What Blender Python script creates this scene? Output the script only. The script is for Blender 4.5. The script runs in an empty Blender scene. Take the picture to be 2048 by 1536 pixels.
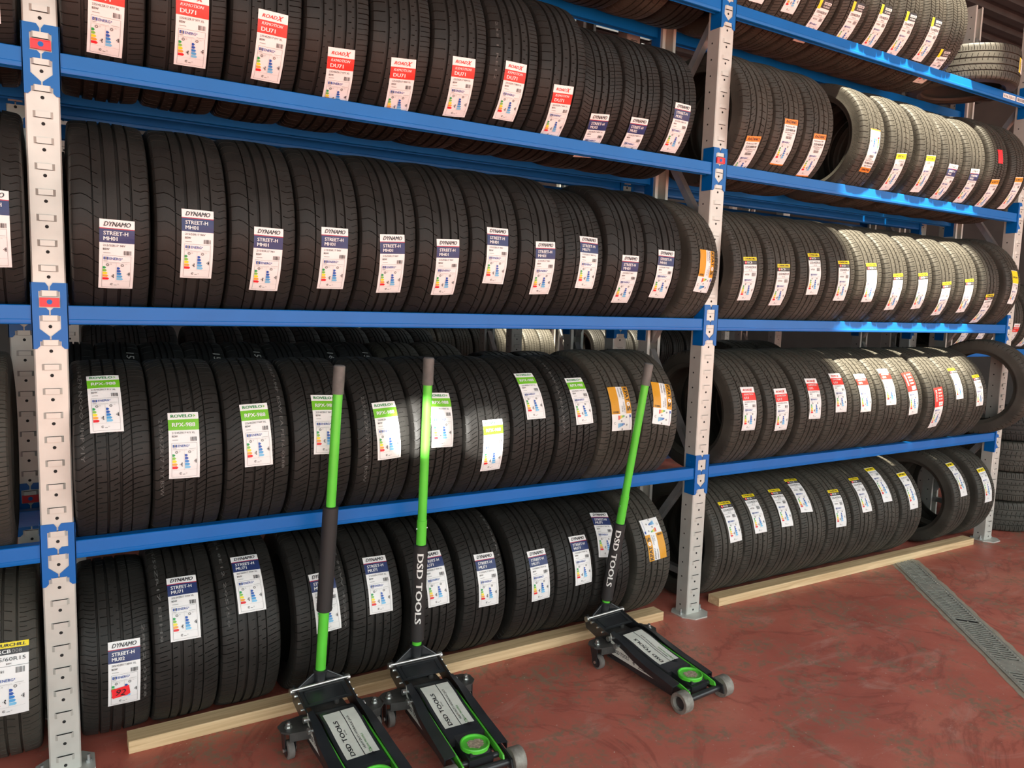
import bpy, math, random
import numpy as np
from mathutils import Matrix, Vector
random.seed(7); rng = np.random.default_rng(7)
SC = bpy.context.scene
COL = SC.collection
PI = math.pi

# ------------------------------------------------------------------ camera, world, sun, exposure
cam_d = bpy.data.cameras.new('camera'); cam = bpy.data.objects.new('camera', cam_d); COL.objects.link(cam)
cam_d.sensor_width = 36.0; cam_d.lens = 36.0 * 1517.59 / 2048.0; cam_d.clip_start = 0.05
CR = np.array([0.85699268, -0.51438904, 0.03110403]); CU = np.array([0.02934569, 0.1089727, 0.99361148])
CF = np.array([0.51449235, 0.850605, -0.10848391])
mw = Matrix.Identity(4)
for i in range(3):
    mw[i][0] = CR[i]; mw[i][1] = CU[i]; mw[i][2] = -CF[i]
mw[0][3], mw[1][3], mw[2][3] = 0.0107, -2.7121, 1.5709
cam.matrix_world = mw
SC.camera = cam

world = bpy.data.worlds.new('world'); SC.world = world; world.use_nodes = True
wn = world.node_tree.nodes; wl = world.node_tree.links
bg = wn['Background']; bg.inputs[0].default_value = (0.86, 0.955, 0.94, 1); bg.inputs[1].default_value = 3.0

sun_d = bpy.data.lights.new('sun', 'SUN'); sun = bpy.data.objects.new('sun', sun_d); COL.objects.link(sun)
sun_d.energy = 40.0; sun_d.angle = math.radians(2.4); sun_d.color = (1.0, 0.90, 0.70)
SUN_DIR = Vector((0.08, 0.38, -1.0)).normalized()
sun.rotation_euler = SUN_DIR.to_track_quat('-Z', 'Y').to_euler(); sun.location = (4, -4, 12)

# sunlight thrown back by the windows of a parked car outside: two small spots on the lower shelf
for tgt, size, en in (((1.175, -0.1, 1.085), 1.95, 15000), ((1.475, -0.1, 1.045), 1.9, 8500)):
    sp_d = bpy.data.lights.new('reflected_sun', 'SPOT'); sp = bpy.data.objects.new('reflected_sun', sp_d); COL.objects.link(sp)
    sp.location = (-1.2, -6.5, 2.3); sp_d.energy = en; sp_d.spot_size = math.radians(size); sp_d.spot_blend = 0.5
    sp_d.color = (1.0, 0.97, 0.9); sp_d.shadow_soft_size = 0.02
    sp.rotation_euler = (Vector(tgt) - sp.location).to_track_quat('-Z', 'Y').to_euler()

SC.view_settings.view_transform = 'Standard'; SC.view_settings.look = 'None'
SC.view_settings.exposure = 0.0; SC.view_settings.gamma = 1.0; SC.view_settings.use_curve_mapping = False

# ------------------------------------------------------------------ materials
MATS = {}
def mat(name, col=(0.5, 0.5, 0.5), rough=0.5, metal=0.0, noise=0.0, nscale=8.0, bump=0.0, bscale=30.0, spec=0.5, coat=0.0, col2=None, rvar=0.0):
    if name in MATS: return MATS[name]
    m = bpy.data.materials.new(name); m.use_nodes = True; MATS[name] = m
    nt = m.node_tree; b = nt.nodes['Principled BSDF']
    b.inputs['Base Color'].default_value = (*col, 1); b.inputs['Roughness'].default_value = rough
    b.inputs['Metallic'].default_value = metal; b.inputs['Specular IOR Level'].default_value = spec
    b.inputs['Coat Weight'].default_value = coat
    tc = nt.nodes.new('ShaderNodeTexCoord')
    if noise > 0 or col2:
        n = nt.nodes.new('ShaderNodeTexNoise'); n.inputs['Scale'].default_value = nscale; n.inputs['Detail'].default_value = 6
        nt.links.new(tc.outputs['Object'], n.inputs['Vector'])
        r = nt.nodes.new('ShaderNodeValToRGB'); r.color_ramp.elements[0].position = 0.35; r.color_ramp.elements[1].position = 0.7
        c2 = col2 if col2 else tuple(min(1, c * (1 + noise)) for c in col)
        r.color_ramp.elements[0].color = (*col, 1); r.color_ramp.elements[1].color = (*c2, 1)
        nt.links.new(n.outputs['Fac'], r.inputs['Fac']); nt.links.new(r.outputs['Color'], b.inputs['Base Color'])
        if rvar:
            mr = nt.nodes.new('ShaderNodeMapRange'); mr.inputs['To Min'].default_value = rough - rvar; mr.inputs['To Max'].default_value = rough + rvar
            nt.links.new(n.outputs['Fac'], mr.inputs['Value']); nt.links.new(mr.outputs['Result'], b.inputs['Roughness'])
    if bump > 0:
        n2 = nt.nodes.new('ShaderNodeTexNoise'); n2.inputs['Scale'].default_value = bscale; n2.inputs['Detail'].default_value = 4
        nt.links.new(tc.outputs['Object'], n2.inputs['Vector'])
        bp = nt.nodes.new('ShaderNodeBump'); bp.inputs['Strength'].default_value = bump; bp.inputs['Distance'].default_value = 0.004
        nt.links.new(n2.outputs['Fac'], bp.inputs['Height']); nt.links.new(bp.outputs['Normal'], b.inputs['Normal'])
    return m

RUBBER = mat('tyre_rubber', (0.0140, 0.0132, 0.0120), 0.52, noise=0.6, nscale=9, bump=0.15, bscale=160, spec=0.26, rvar=0.08)
RUBBER_DUSTY_LIT = mat('tyre_rubber_dusty_lit', (0.038, 0.035, 0.029), 0.56, noise=0.7, nscale=7, bump=0.15, bscale=160, spec=0.28, rvar=0.08)  # dust tone, lightened further to carry some of the sun on these tyres
RUBBER_BACK = mat('tyre_rubber_plain', (0.022, 0.023, 0.024), 0.6, noise=0.4, nscale=9)
GALV = mat('galvanised_steel', (0.54, 0.53, 0.49), 0.42, metal=0.25, noise=0.12, nscale=14, bump=0.05, bscale=60)
GALV2 = mat('galvanised_bracing', (0.42, 0.43, 0.43), 0.38, metal=0.7, noise=0.2, nscale=20)
BLUE = mat('blue_powder_coat', (0.001, 0.112, 0.40), 0.36, noise=0.12, nscale=5, spec=0.35, bump=0.03, bscale=12)
REDP = mat('red_plastic', (0.70, 0.02, 0.03), 0.35)
HOLE_SHADE = mat('black_hole_shade', (0.01, 0.01, 0.01), 0.8)  # black paint for the shade inside holes, lug openings and drain slots
WOOD = mat('pine_timber', (0.70, 0.50, 0.30), 0.65)
CHALK = mat('chalk_marking', (0.55, 0.56, 0.54), 0.9)
MOULD = mat('moulded_print', (0.10, 0.097, 0.092), 0.7)

def wood_nodes(m):
    nt = m.node_tree; b = nt.nodes['Principled BSDF']
    tc = nt.nodes.new('ShaderNodeTexCoord'); mp = nt.nodes.new('ShaderNodeMapping'); mp.inputs['Scale'].default_value = (1.2, 26, 26)
    n = nt.nodes.new('ShaderNodeTexNoise'); n.inputs['Scale'].default_value = 2.2; n.inputs['Detail'].default_value = 7; n.inputs['Distortion'].default_value = 0.9
    r = nt.nodes.new('ShaderNodeValToRGB'); r.color_ramp.elements[0].position = 0.3; r.color_ramp.elements[1].position = 0.75
    r.color_ramp.elements[0].color = (0.56, 0.37, 0.19, 1); r.color_ramp.elements[1].color = (0.86, 0.64, 0.38, 1)
    nt.links.new(tc.outputs['Object'], mp.inputs['Vector']); nt.links.new(mp.outputs['Vector'], n.inputs['Vector'])
    nt.links.new(n.outputs['Fac'], r.inputs['Fac']); nt.links.new(r.outputs['Color'], b.inputs['Base Color'])
wood_nodes(WOOD)

def floor_mat():
    m = bpy.data.materials.new('red_painted_concrete'); m.use_nodes = True; nt = m.node_tree; N = nt.nodes; L = nt.links
    b = N['Principled BSDF']; tc = N.new('ShaderNodeTexCoord')
    def noise(sc, det=8, dist=0.0, rough=0.6, stretch=None):
        n = N.new('ShaderNodeTexNoise'); n.inputs['Scale'].default_value = sc; n.inputs['Detail'].default_value = det
        n.inputs['Distortion'].default_value = dist; n.inputs['Roughness'].default_value = rough
        if stretch:
            mp = N.new('ShaderNodeMapping'); mp.inputs['Scale'].default_value = stretch[:3]; mp.inputs['Rotation'].default_value = (0, 0, stretch[3])
            L.new(tc.outputs['Object'], mp.inputs['Vector']); L.new(mp.outputs['Vector'], n.inputs['Vector'])
        else: L.new(tc.outputs['Object'], n.inputs['Vector'])
        return n
    def ramp(n, stops):
        r = N.new('ShaderNodeValToRGB')
        while len(r.color_ramp.elements) < len(stops): r.color_ramp.elements.new(0.5)
        for e, (p, c) in zip(r.color_ramp.elements, stops): e.position = p; e.color = (*c, 1)
        L.new(n.outputs['Fac'], r.inputs['Fac']); return r
    def mix(a, bb, fac, mode='MIX'):
        x = N.new('ShaderNodeMix'); x.data_type = 'RGBA'; x.blend_type = mode
        L.new(fac.outputs[0], x.inputs['Factor']); L.new(a.outputs[2] if a.bl_idname == 'ShaderNodeMix' else a.outputs[0], x.inputs['A']); L.new(bb.outputs[0], x.inputs['B']); return x
    base = ramp(noise(1.3, 6, 0.4), [(0.3, (0.40, 0.097, 0.070)), (0.55, (0.53, 0.143, 0.102)), (0.75, (0.62, 0.24, 0.17))])
    wear = N.new('ShaderNodeRGB'); wear.outputs[0].default_value = (0.27, 0.185, 0.125, 1)
    pale = N.new('ShaderNodeRGB'); pale.outputs[0].default_value = (0.60, 0.42, 0.35, 1)
    dark = N.new('ShaderNodeRGB'); dark.outputs[0].default_value = (0.24, 0.055, 0.042, 1)
    f1 = ramp(noise(3.6, 12, 0.8, 0.78), [(0.49, (0, 0, 0)), (0.57, (0.9, 0.9, 0.9))])
    f1b = ramp(noise(34, 6, 0, 0.7), [(0.44, (0, 0, 0)), (0.56, (1, 1, 1))])
    mm = N.new('ShaderNodeMath'); mm.operation = 'MULTIPLY'; L.new(f1.outputs[0], mm.inputs[0]); L.new(f1b.outputs[0], mm.inputs[1])
    f2 = ramp(noise(1.6, 12, 1.6, 0.7, (1.0, 2.6, 1, 0.5)), [(0.55, (0, 0, 0)), (0.75, (0.55, 0.55, 0.55))])
    f3 = ramp(noise(60, 3, 0, 0.5), [(0.70, (0, 0, 0)), (0.73, (0.9, 0.9, 0.9))])
    f4 = ramp(noise(1.0, 9, 2.2, 0.6), [(0.47, (0, 0, 0)), (0.50, (0.5, 0.5, 0.5)), (0.53, (0, 0, 0))]) 
    a = mix(base, dark, f4); a = mix(a, pale, f2); a = mix(a, wear, mm); a = mix(a, pale, f3)
    L.new(a.outputs[2], b.inputs['Base Color'])
    rr = ramp(noise(5, 8, 0.3), [(0.3, (0.33, 0.33, 0.33)), (0.7, (0.6, 0.6, 0.6))]); L.new(rr.outputs[0], b.inputs['Roughness'])
    bp = N.new('ShaderNodeBump'); bp.inputs['Strength'].default_value = 0.25; bp.inputs['Distance'].default_value = 0.004
    nb = noise(25, 8); L.new(nb.outputs['Fac'], bp.inputs['Height']); L.new(bp.outputs['Normal'], b.inputs['Normal'])
    return m
FLOOR = floor_mat()

def paper(name, col):
    return mat('label_' + name, col, 0.45, bump=0.55, bscale=26)
PAPER = {k: paper(k, v) for k, v in dict(white=(0.80, 0.80, 0.80), black=(0.02, 0.02, 0.025), navy=(0.018, 0.035, 0.13), red=(0.72, 0.028, 0.02),
    darkred=(0.38, 0.02, 0.05), green=(0.16, 0.50, 0.02), dgreen=(0.03, 0.27, 0.06), yellow=(0.85, 0.68, 0.01), orange=(0.85, 0.25, 0.03), amber=(0.66, 0.30, 0.01),
    eublue=(0.02, 0.08, 0.36), eg=(0.02, 0.33, 0.09), lg=(0.22, 0.52, 0.08), ye=(0.85, 0.70, 0.03), og=(0.85, 0.36, 0.06), rd=(0.70, 0.02, 0.03),
    b1=(0.02, 0.09, 0.40), b2=(0.03, 0.20, 0.55), b3=(0.09, 0.36, 0.68), b4=(0.20, 0.52, 0.78), grey=(0.25, 0.25, 0.25), fluo=(0.9, 0.03, 0.04)).items()}

# ------------------------------------------------------------------ mesh helpers
class MB:
    def __init__(s): s.v = []; s.f = []; s.mi = []; s.mats = []; s.cur = 0
    def use(s, m):
        if m not in s.mats: s.mats.append(m)
        s.cur = s.mats.index(m); return s
    def add(s, vs, fs):
        o = len(s.v); s.v.extend([tuple(map(float, p)) for p in vs])
        for f in fs: s.f.append(tuple(i + o for i in f)); s.mi.append(s.cur)
    def box(s, x0, x1, y0, y1, z0, z1, T=None):
        vs = [(x, y, z) for z in (z0, z1) for y in (y0, y1) for x in (x0, x1)]
        if T is not None: vs = [tuple(T @ Vector(v)) for v in vs]
        s.add(vs, [(0, 2, 3, 1), (4, 5, 7, 6), (0, 1, 5, 4), (2, 6, 7, 3), (0, 4, 6, 2), (1, 3, 7, 5)])
    def prism(s, poly, axis, a, b, T=None):
        """poly = 2D points; axis 'x': (y,z) 'y': (x,z) 'z': (x,y)"""
        def P(p, t):
            return {'x': (t, p[0], p[1]), 'y': (p[0], t, p[1]), 'z': (p[0], p[1], t)}[axis]
        n = len(poly); vs = [P(p, a) for p in poly] + [P(p, b) for p in poly]
        if T is not None: vs = [tuple(T @ Vector(v)) for v in vs]
        ar = sum(poly[i][0] * poly[(i + 1) % n][1] - poly[(i + 1) % n][0] * poly[i][1] for i in range(n))
        f0 = tuple(range(n)); f1 = tuple(range(n, 2 * n))
        flip = (ar > 0) ^ (axis == 'y')
        side = [(i, (i + 1) % n, (i + 1) % n + n, i + n) for i in range(n)]
        if (b > a) == flip: s.add(vs, [f0[::-1], f1] + side)
        else: s.add(vs, [f0, f1[::-1]] + [q[::-1] for q in side])
    def frustum(s, p0, p1, r0, r1, n=20, caps=True):
        p0 = Vector(p0); p1 = Vector(p1); d = (p1 - p0).normalized()
        a = d.orthogonal().normalized(); b = d.cross(a)
        vs = []
        for p, r in ((p0, r0), (p1, r1)):
            for i in range(n):
                t = 2 * PI * i / n; vs.append(p + a * (r * math.cos(t)) + b * (r * math.sin(t)))
        fs = [(i, (i + 1) % n, (i + 1) % n + n, i + n) for i in range(n)]
        if caps: fs += [tuple(range(n))[::-1], tuple(range(n, 2 * n))]
        s.add(vs, fs)
    def cyl(s, p0, p1, r, n=20): s.frustum(p0, p1, r, r, n)
    def lathe(s, prof, axis='x', n=48, centre=(0, 0, 0), closed=True):
        """prof: (t along axis, r)"""
        m = len(prof); vs = []
        for i in range(n):
            c, sn = math.cos(2 * PI * i / n), math.sin(2 * PI * i / n)
            for t, r in prof:
                p = {'x': (t, r * c, r * sn), 'y': (r * c, t, -r * sn), 'z': (r * c, r * sn, t)}[axis]
                vs.append((p[0] + centre[0], p[1] + centre[1], p[2] + centre[2]))
        fs = []; k = m if closed else m - 1
        for i in range(n):
            j = (i + 1) % n
            for q in range(k):
                w = (q + 1) % m; fs.append((i * m + q, i * m + w, j * m + w, j * m + q))
        s.add(vs, fs)
    def mesh(s, name, angle=32):
        me = bpy.data.meshes.new(name); me.from_pydata(s.v, [], s.f)
        for m in s.mats: me.materials.append(m)
        if len(s.mats) > 1: me.polygons.foreach_set('material_index', s.mi)
        if angle: me.polygons.foreach_set('use_smooth', [True] * len(s.f)); me.set_sharp_from_angle(angle=math.radians(angle))
        me.update(); return me
    def build(s, name, parent=None, loc=(0, 0, 0), rot=(0, 0, 0), angle=32):
        o = bpy.data.objects.new(name, s.mesh(name, angle)); COL.objects.link(o); o.location = loc; o.rotation_euler = rot
        if parent: o.parent = parent
        return o
def put(name, me, parent=None, loc=(0, 0, 0), rot=(0, 0, 0)):
    o = bpy.data.objects.new(name, me); COL.objects.link(o); o.location = loc; o.rotation_euler = rot
    if parent: o.parent = parent
    return o
def empty(name, loc=(0, 0, 0), rotz=0):
    o = bpy.data.objects.new(name, None); COL.objects.link(o); o.location = loc; o.rotation_euler = (0, 0, rotz); o.empty_display_size = 0.05; return o
def tag(o, label, cat, group=None):
    o['label'] = label; o['category'] = cat
    if group: o['group'] = group
    return o
def struct(o): o['kind'] = 'structure'; return o
ORD = ['zeroth', 'first', 'second', 'third', 'fourth', 'fifth', 'sixth', 'seventh', 'eighth', 'ninth', 'tenth', 'eleventh', 'twelfth', 'thirteenth', 'fourteenth', 'fifteenth']

def subdivide(vs, fs, cuts=3):
    import bmesh
    bm = bmesh.new(); bv = [bm.verts.new((p[0], p[1], 0)) for p in vs]
    for f in fs:
        try: bm.faces.new([bv[i] for i in f])
        except ValueError: pass
    bmesh.ops.triangulate(bm, faces=bm.faces[:]); bmesh.ops.subdivide_edges(bm, edges=bm.edges[:], cuts=cuts, use_grid_fill=True)
    bmesh.ops.triangulate(bm, faces=bm.faces[:]); bm.verts.index_update()
    out = ([(v.co.x, v.co.y) for v in bm.verts], [tuple(v.index for v in f.verts) for f in bm.faces]); bm.free(); return out

# ------------------------------------------------------------------ text shapes (planar triangles, cap height 1, centred)
TXT = {}
def text_shape(t, bold=0.0, shear=0.0, res=2):
    k = (t, bold, shear)
    if k in TXT: return TXT[k]
    cu = bpy.data.curves.new('t', 'FONT'); cu.body = t; cu.size = 1.0; cu.shear = shear; cu.resolution_u = res; cu.fill_mode = 'FRONT'
    ob = bpy.data.objects.new('t', cu); COL.objects.link(ob)
    me = bpy.data.meshes.new_from_object(ob)
    vs = np.array([v.co[:2] for v in me.vertices]) if len(me.vertices) else np.zeros((0, 2))
    fs = [tuple(p.vertices) for p in me.polygons]
    bpy.data.objects.remove(ob); bpy.data.curves.remove(cu); bpy.data.meshes.remove(me)
    if len(vs):
        lo = vs.min(0); hi = vs.max(0); wd = hi[0] - lo[0]
        vs = (vs - np.array([(lo[0] + hi[0]) / 2, 0.345])) / 0.69; wd /= 0.69
        if bold > 0.015:                     # heavier strokes: the same flat letters twice, slightly apart
            k2 = bold * 0.9; n0 = len(vs)
            vs = np.concatenate([vs + np.array([-k2, 0]), vs + np.array([k2, 0]), vs + np.array([0, k2 * 0.5])]); fs = fs + [tuple(i + n0 for i in f) for f in fs] + [tuple(i + 2 * n0 for i in f) for f in fs]
    else: wd = 1
    TXT[k] = (vs, fs, wd); return TXT[k]

# ------------------------------------------------------------------ tyres
def crown(R, tw, x):
    return R - 0.0058 * (min(1.15, abs(x) / tw)) ** 2.4

def make_tyre_mesh(name, R, W, rim, N, grooves, ribs, shift, wA=0.0024, wB=0.0012, mater=None, dep=0.0078, skirt=0.010):
    """grooves: (centre, half width) across the tread; ribs: per rib (fracA0, fracA1, fracB0, fracB1) spans of the two lateral slot families"""
    tw = W * 0.425; e = 0.0005
    edges = [-tw] + [v for g in grooves for v in (g[0] - g[1], g[0] + g[1])] + [tw]
    st = []                                   # x, r offset (drop), flagA, flagB
    def rib(x0, x1, sp, first, last):
        a0, a1, b0, b1 = sp; w = x1 - x0; xs = {0.0, 1.0}
        for s0, s1 in ((a0, a1), (b0, b1)):
            if s1 > s0:
                for q in (s0, s1):
                    if 0 < q < 1: xs.add(q); xs.add(q + (0.0006 / w if q == s0 else -0.0006 / w))
        for k in range(1, 3): xs.add(k / 3.0)
        for q in sorted(xs):
            fa = a1 > a0 and (a0 + 1e-6 < q < a1 - 1e-6 or (q == 0 and a0 <= 0) or (q == 1 and a1 >= 1))
            fb = b1 > b0 and (b0 + 1e-6 < q < b1 - 1e-6 or (q == 0 and b0 <= 0) or (q == 1 and b1 >= 1))
            x = x0 + w * q; st.append((x, crown(R, tw, x), fa, fb))
    # left shoulder
    rt = crown(R, tw, tw)
    sh = [(0.0075, 0.0045), (0.0115, 0.0115), (0.0135, 0.0150 + skirt)]
    side = [(W / 2 - 0.003, R - 0.052), (W / 2, R - 0.068), (W / 2 - 0.0015, rim + 0.036), (W / 2 - 0.004, rim + 0.028), (W / 2 - 0.003, rim + 0.023), (W / 2 - 0.011, rim + 0.012), (W / 2 - 0.014, rim + 0.002), (W / 2 - 0.020, rim - 0.001), (W / 2 - 0.030, rim - 0.001)]
    inner = [(W / 2 - 0.030, rim + 0.012), (W / 2 - 0.018, rim + 0.04), (W / 2 - 0.016, R - 0.055), (tw - 0.01, R - 0.024), (tw * 0.5, R - 0.018)]
    left = [(-x, r, False, False) for x, r in inner[::-1]] + [(-x, r, False, False) for x, r in side[::-1]]
    spL, spR = ribs[0], ribs[-1]
    shl = [(-(tw + a), rt - b, spL[0] <= 0 and spL[1] > 0 and i < 2, False) for i, (a, b) in enumerate(sh)][::-1]
    shr = [((tw + a), rt - b, spR[1] >= 1 and i < 2, False) for i, (a, b) in enumerate(sh)]
    st.extend(left); st.extend(shl)
    nr = len(ribs)
    for i in range(nr):
        rib(edges[2 * i], edges[2 * i + 1], ribs[i], i == 0, i == nr - 1)
        if i < nr - 1:
            g = grooves[i]; s = min(0.0016, g[1] * 0.5)
            for x in (g[0] - g[1] + s, g[0] + g[1] - s): st.append((x, crown(R, tw, x) - dep - 0.001, False, False))
    st.extend(shr); st.extend([(x, r, False, False) for x, r in side]); st.extend([(x, r, False, False) for x, r in inner])
    M = len(st); P = 2 * PI * R / N
    cols = []
    for fam, c0, w in (('A', 0.25, wA), ('B', 0.75, wB)):
        for off, fl in ((-w / 2 - e, 0), (-w / 2, 1), (w / 2, 1), (w / 2 + e, 0)): cols.append((c0 + off / P, fam if fl else None))
    cf = np.array([c[0] for c in cols]); K = len(cols)
    th = ((np.arange(N)[:, None] + cf[None, :]) * (2 * PI / N)).ravel()
    C = len(th)
    X = np.array([s[0] for s in st]); Rr = np.array([s[1] for s in st]); FA = np.array([s[2] for s in st]); FB = np.array([s[3] for s in st])
    S = np.array([shift(max(-tw, min(tw, x))) / R for x in X])
    inn = np.zeros(M, bool); S2 = S.copy()
    isA = np.tile(np.array([c[1] == 'A' for c in cols]), N); isB = np.tile(np.array([c[1] == 'B' for c in cols]), N)
    rad = np.tile(Rr[None, :], (C, 1))
    rad -= (dep * 0.85) * (isA[:, None] & FA[None, :]); rad -= (dep * 0.7) * (isB[:, None] & FB[None, :])
    TH = th[:, None] + S2[None, :]
    V = np.stack([np.tile(X[None, :], (C, 1)), -rad * np.cos(TH), rad * np.sin(TH)], -1).reshape(-1, 3)
    i = np.arange(C); j = np.arange(M); I, J = np.meshgrid(i, j, indexing='ij'); I2 = (I + 1) % C; J2 = (J + 1) % M
    F = np.stack([I * M + J, I * M + J2, I2 * M + J2, I2 * M + J], -1).reshape(-1, 4)
    # orientation check on a tread face
    jm = int(np.argmin(np.abs(X) + (Rr < R - 0.009) * 1.0)); a, b, c, d = [V[q] for q in F[jm]]
    nrm = np.cross(b - a, c - a)
    if nrm @ np.array([0, a[1], a[2]]) < 0: F = F[:, ::-1]
    me = bpy.data.meshes.new(name)
    me.vertices.add(len(V)); me.vertices.foreach_set('co', V.ravel().astype(np.float32))
    me.loops.add(F.size); me.loops.foreach_set('vertex_index', F.ravel().astype(np.int32))
    me.polygons.add(len(F)); me.polygons.foreach_set('loop_start', (np.arange(len(F)) * 4).astype(np.int32))
    me.polygons.foreach_set('use_smooth', np.ones(len(F), bool))
    me.update(calc_edges=True); me.validate()
    me.set_sharp_from_angle(angle=math.radians(28))
    me.materials.append(mater or RUBBER)
    return me

G4 = [(-0.055, 0.0030), (-0.020, 0.0048), (0.020, 0.0048), (0.055, 0.0030)]
def vee(a, b=0.0): return lambda x: a * abs(x) / 0.1 + b * x / 0.1
R17 = 0.2159
TM = {}
TM['mh'] = (0.333, 0.222, make_tyre_mesh('mh', 0.333, 0.222, R17, 46, [(-0.050, 0.0022), (-0.018, 0.0050), (0.020, 0.0050), (0.054, 0.0034)],
    [(0, 1, 0, 0), (0.0, 0.55, 0.0, 0.0), (0, 0, 0, 0), (0.45, 1, 0, 0), (0.12, 1, 0.55, 1)], lambda x: 0.012 * math.sin(x * 60) + 0.05 * max(0, x - 0.05) + 0.12 * max(0, -x - 0.05) ** 1.0, wA=0.0022, wB=0.0014))
TM['du'] = (0.328, 0.234, make_tyre_mesh('du', 0.328, 0.234, R17, 60, [(-0.056, 0.0052), (-0.018, 0.0056), (0.022, 0.0056), (0.058, 0.0050)],
    [(0, 0.86, 0, 0), (0.55, 1, 0.0, 0.25), (0, 0, 0.3, 0.7), (0.15, 0.6, 0.7, 1), (0.1, 1, 0.1, 1)], lambda x: 0.10 * x + (0.02 * abs(x) if x < 0 else 0), wA=0.0026, wB=0.0015))
TM['mu02'] = (0.303, 0.214, make_tyre_mesh('mu02', 0.303, 0.214, R17, 64, [(-0.052, 0.0034), (-0.018, 0.0050), (0.018, 0.0050), (0.050, 0.0022)],
    [(0, 0.95, 0.1, 0.9), (0.2, 1, 0, 0), (0, 0.35, 0.65, 1), (0, 1, 0.3, 1), (0, 1, 0.2, 1)], lambda x: 0.22 * max(0, x - 0.01) + 0.5 * max(0, -x - 0.07), wA=0.0022, wB=0.0011))
TM['rpx'] = (0.315, 0.222, make_tyre_mesh('rpx', 0.315, 0.222, R17, 54, [(-0.050, 0.0026), (-0.016, 0.0044), (0.020, 0.0044), (0.052, 0.0020)],
    [(0, 0.92, 0.35, 0.92), (0.15, 1, 0, 0.5), (0, 0.8, 0.4, 1), (0, 1, 0, 1), (0.0, 1, 0.0, 0.7)], lambda x: 0.40 * x - 0.006 * math.cos(x * 55), wA=0.0032, wB=0.0018))
TM['mu71'] = (0.319, 0.214, make_tyre_mesh('mu71', 0.319, 0.214, R17, 60, [(-0.048, 0.0024), (-0.017, 0.0050), (0.017, 0.0050), (0.050, 0.0024)],
    [(0, 0.93, 0.15, 0.7), (0.1, 0.62, 0, 0), (0, 0, 0.55, 1), (0.45, 1, 0, 0.4), (0.08, 1, 0.3, 0.85)], lambda x: 0.30 * x if x > -0.045 else 0.30 * x - 0.12 * (x + 0.045), wA=0.0024, wB=0.0013))
TM['rcb'] = (0.319, 0.226, make_tyre_mesh('rcb', 0.319, 0.226, 0.2286, 72, [(-0.056, 0.0036), (-0.020, 0.0050), (0.018, 0.0050), (0.056, 0.0030)],
    [(0, 0.85, 0.2, 0.8), (0.6, 1, 0, 0), (0, 0, 0.3, 0.7), (0, 0.4, 0, 0), (0.15, 1, 0.3, 0.9)], lambda x: 0.10 * x, wA=0.0027, wB=0.0013, mater=RUBBER_DUSTY_LIT))
TM['gen'] = (0.325, 0.226, make_tyre_mesh('gen', 0.325, 0.226, 0.2286, 66, [(-0.058, 0.0034), (-0.022, 0.0044), (0.016, 0.0044), (0.054, 0.0034)],
    [(0, 0.82, 0.4, 1), (0.0, 0.5, 0.5, 1), (0.5, 1, 0, 0), (0, 0.7, 0, 0), (0.1, 1, 0.1, 0.6)], lambda x: 0.14 * x + 0.012 * math.cos(x * 40), wA=0.0026, wB=0.0014, mater=RUBBER_DUSTY_LIT))
TM['zig'] = (0.330, 0.226, make_tyre_mesh('zig', 0.330, 0.226, 0.2286, 70, [(-0.058, 0.0040), (-0.020, 0.0040), (0.018, 0.0040), (0.056, 0.0040)],
    [(0, 0.9, 0, 0.9), (0, 1, 0, 1), (0, 1, 0, 1), (0, 1, 0, 1), (0.1, 1, 0.1, 1)], lambda x: 0.012 * abs(((x + 0.06) / 0.038) % 2 - 1), wA=0.0022, wB=0.0018, mater=RUBBER_DUSTY_LIT))
TM['small'] = (0.325, 0.160, make_tyre_mesh('small', 0.325, 0.160, 0.229, 40, [(-0.034, 0.0030), (-0.012, 0.0036), (0.012, 0.0036), (0.034, 0.0030)],
    [(0, 0.9, 0, 0), (0, 0.4, 0, 0), (0, 0, 0, 0), (0.6, 1, 0, 0), (0.1, 1, 0, 0)], lambda x: 0.1 * x, wA=0.003, mater=RUBBER_BACK))

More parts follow.
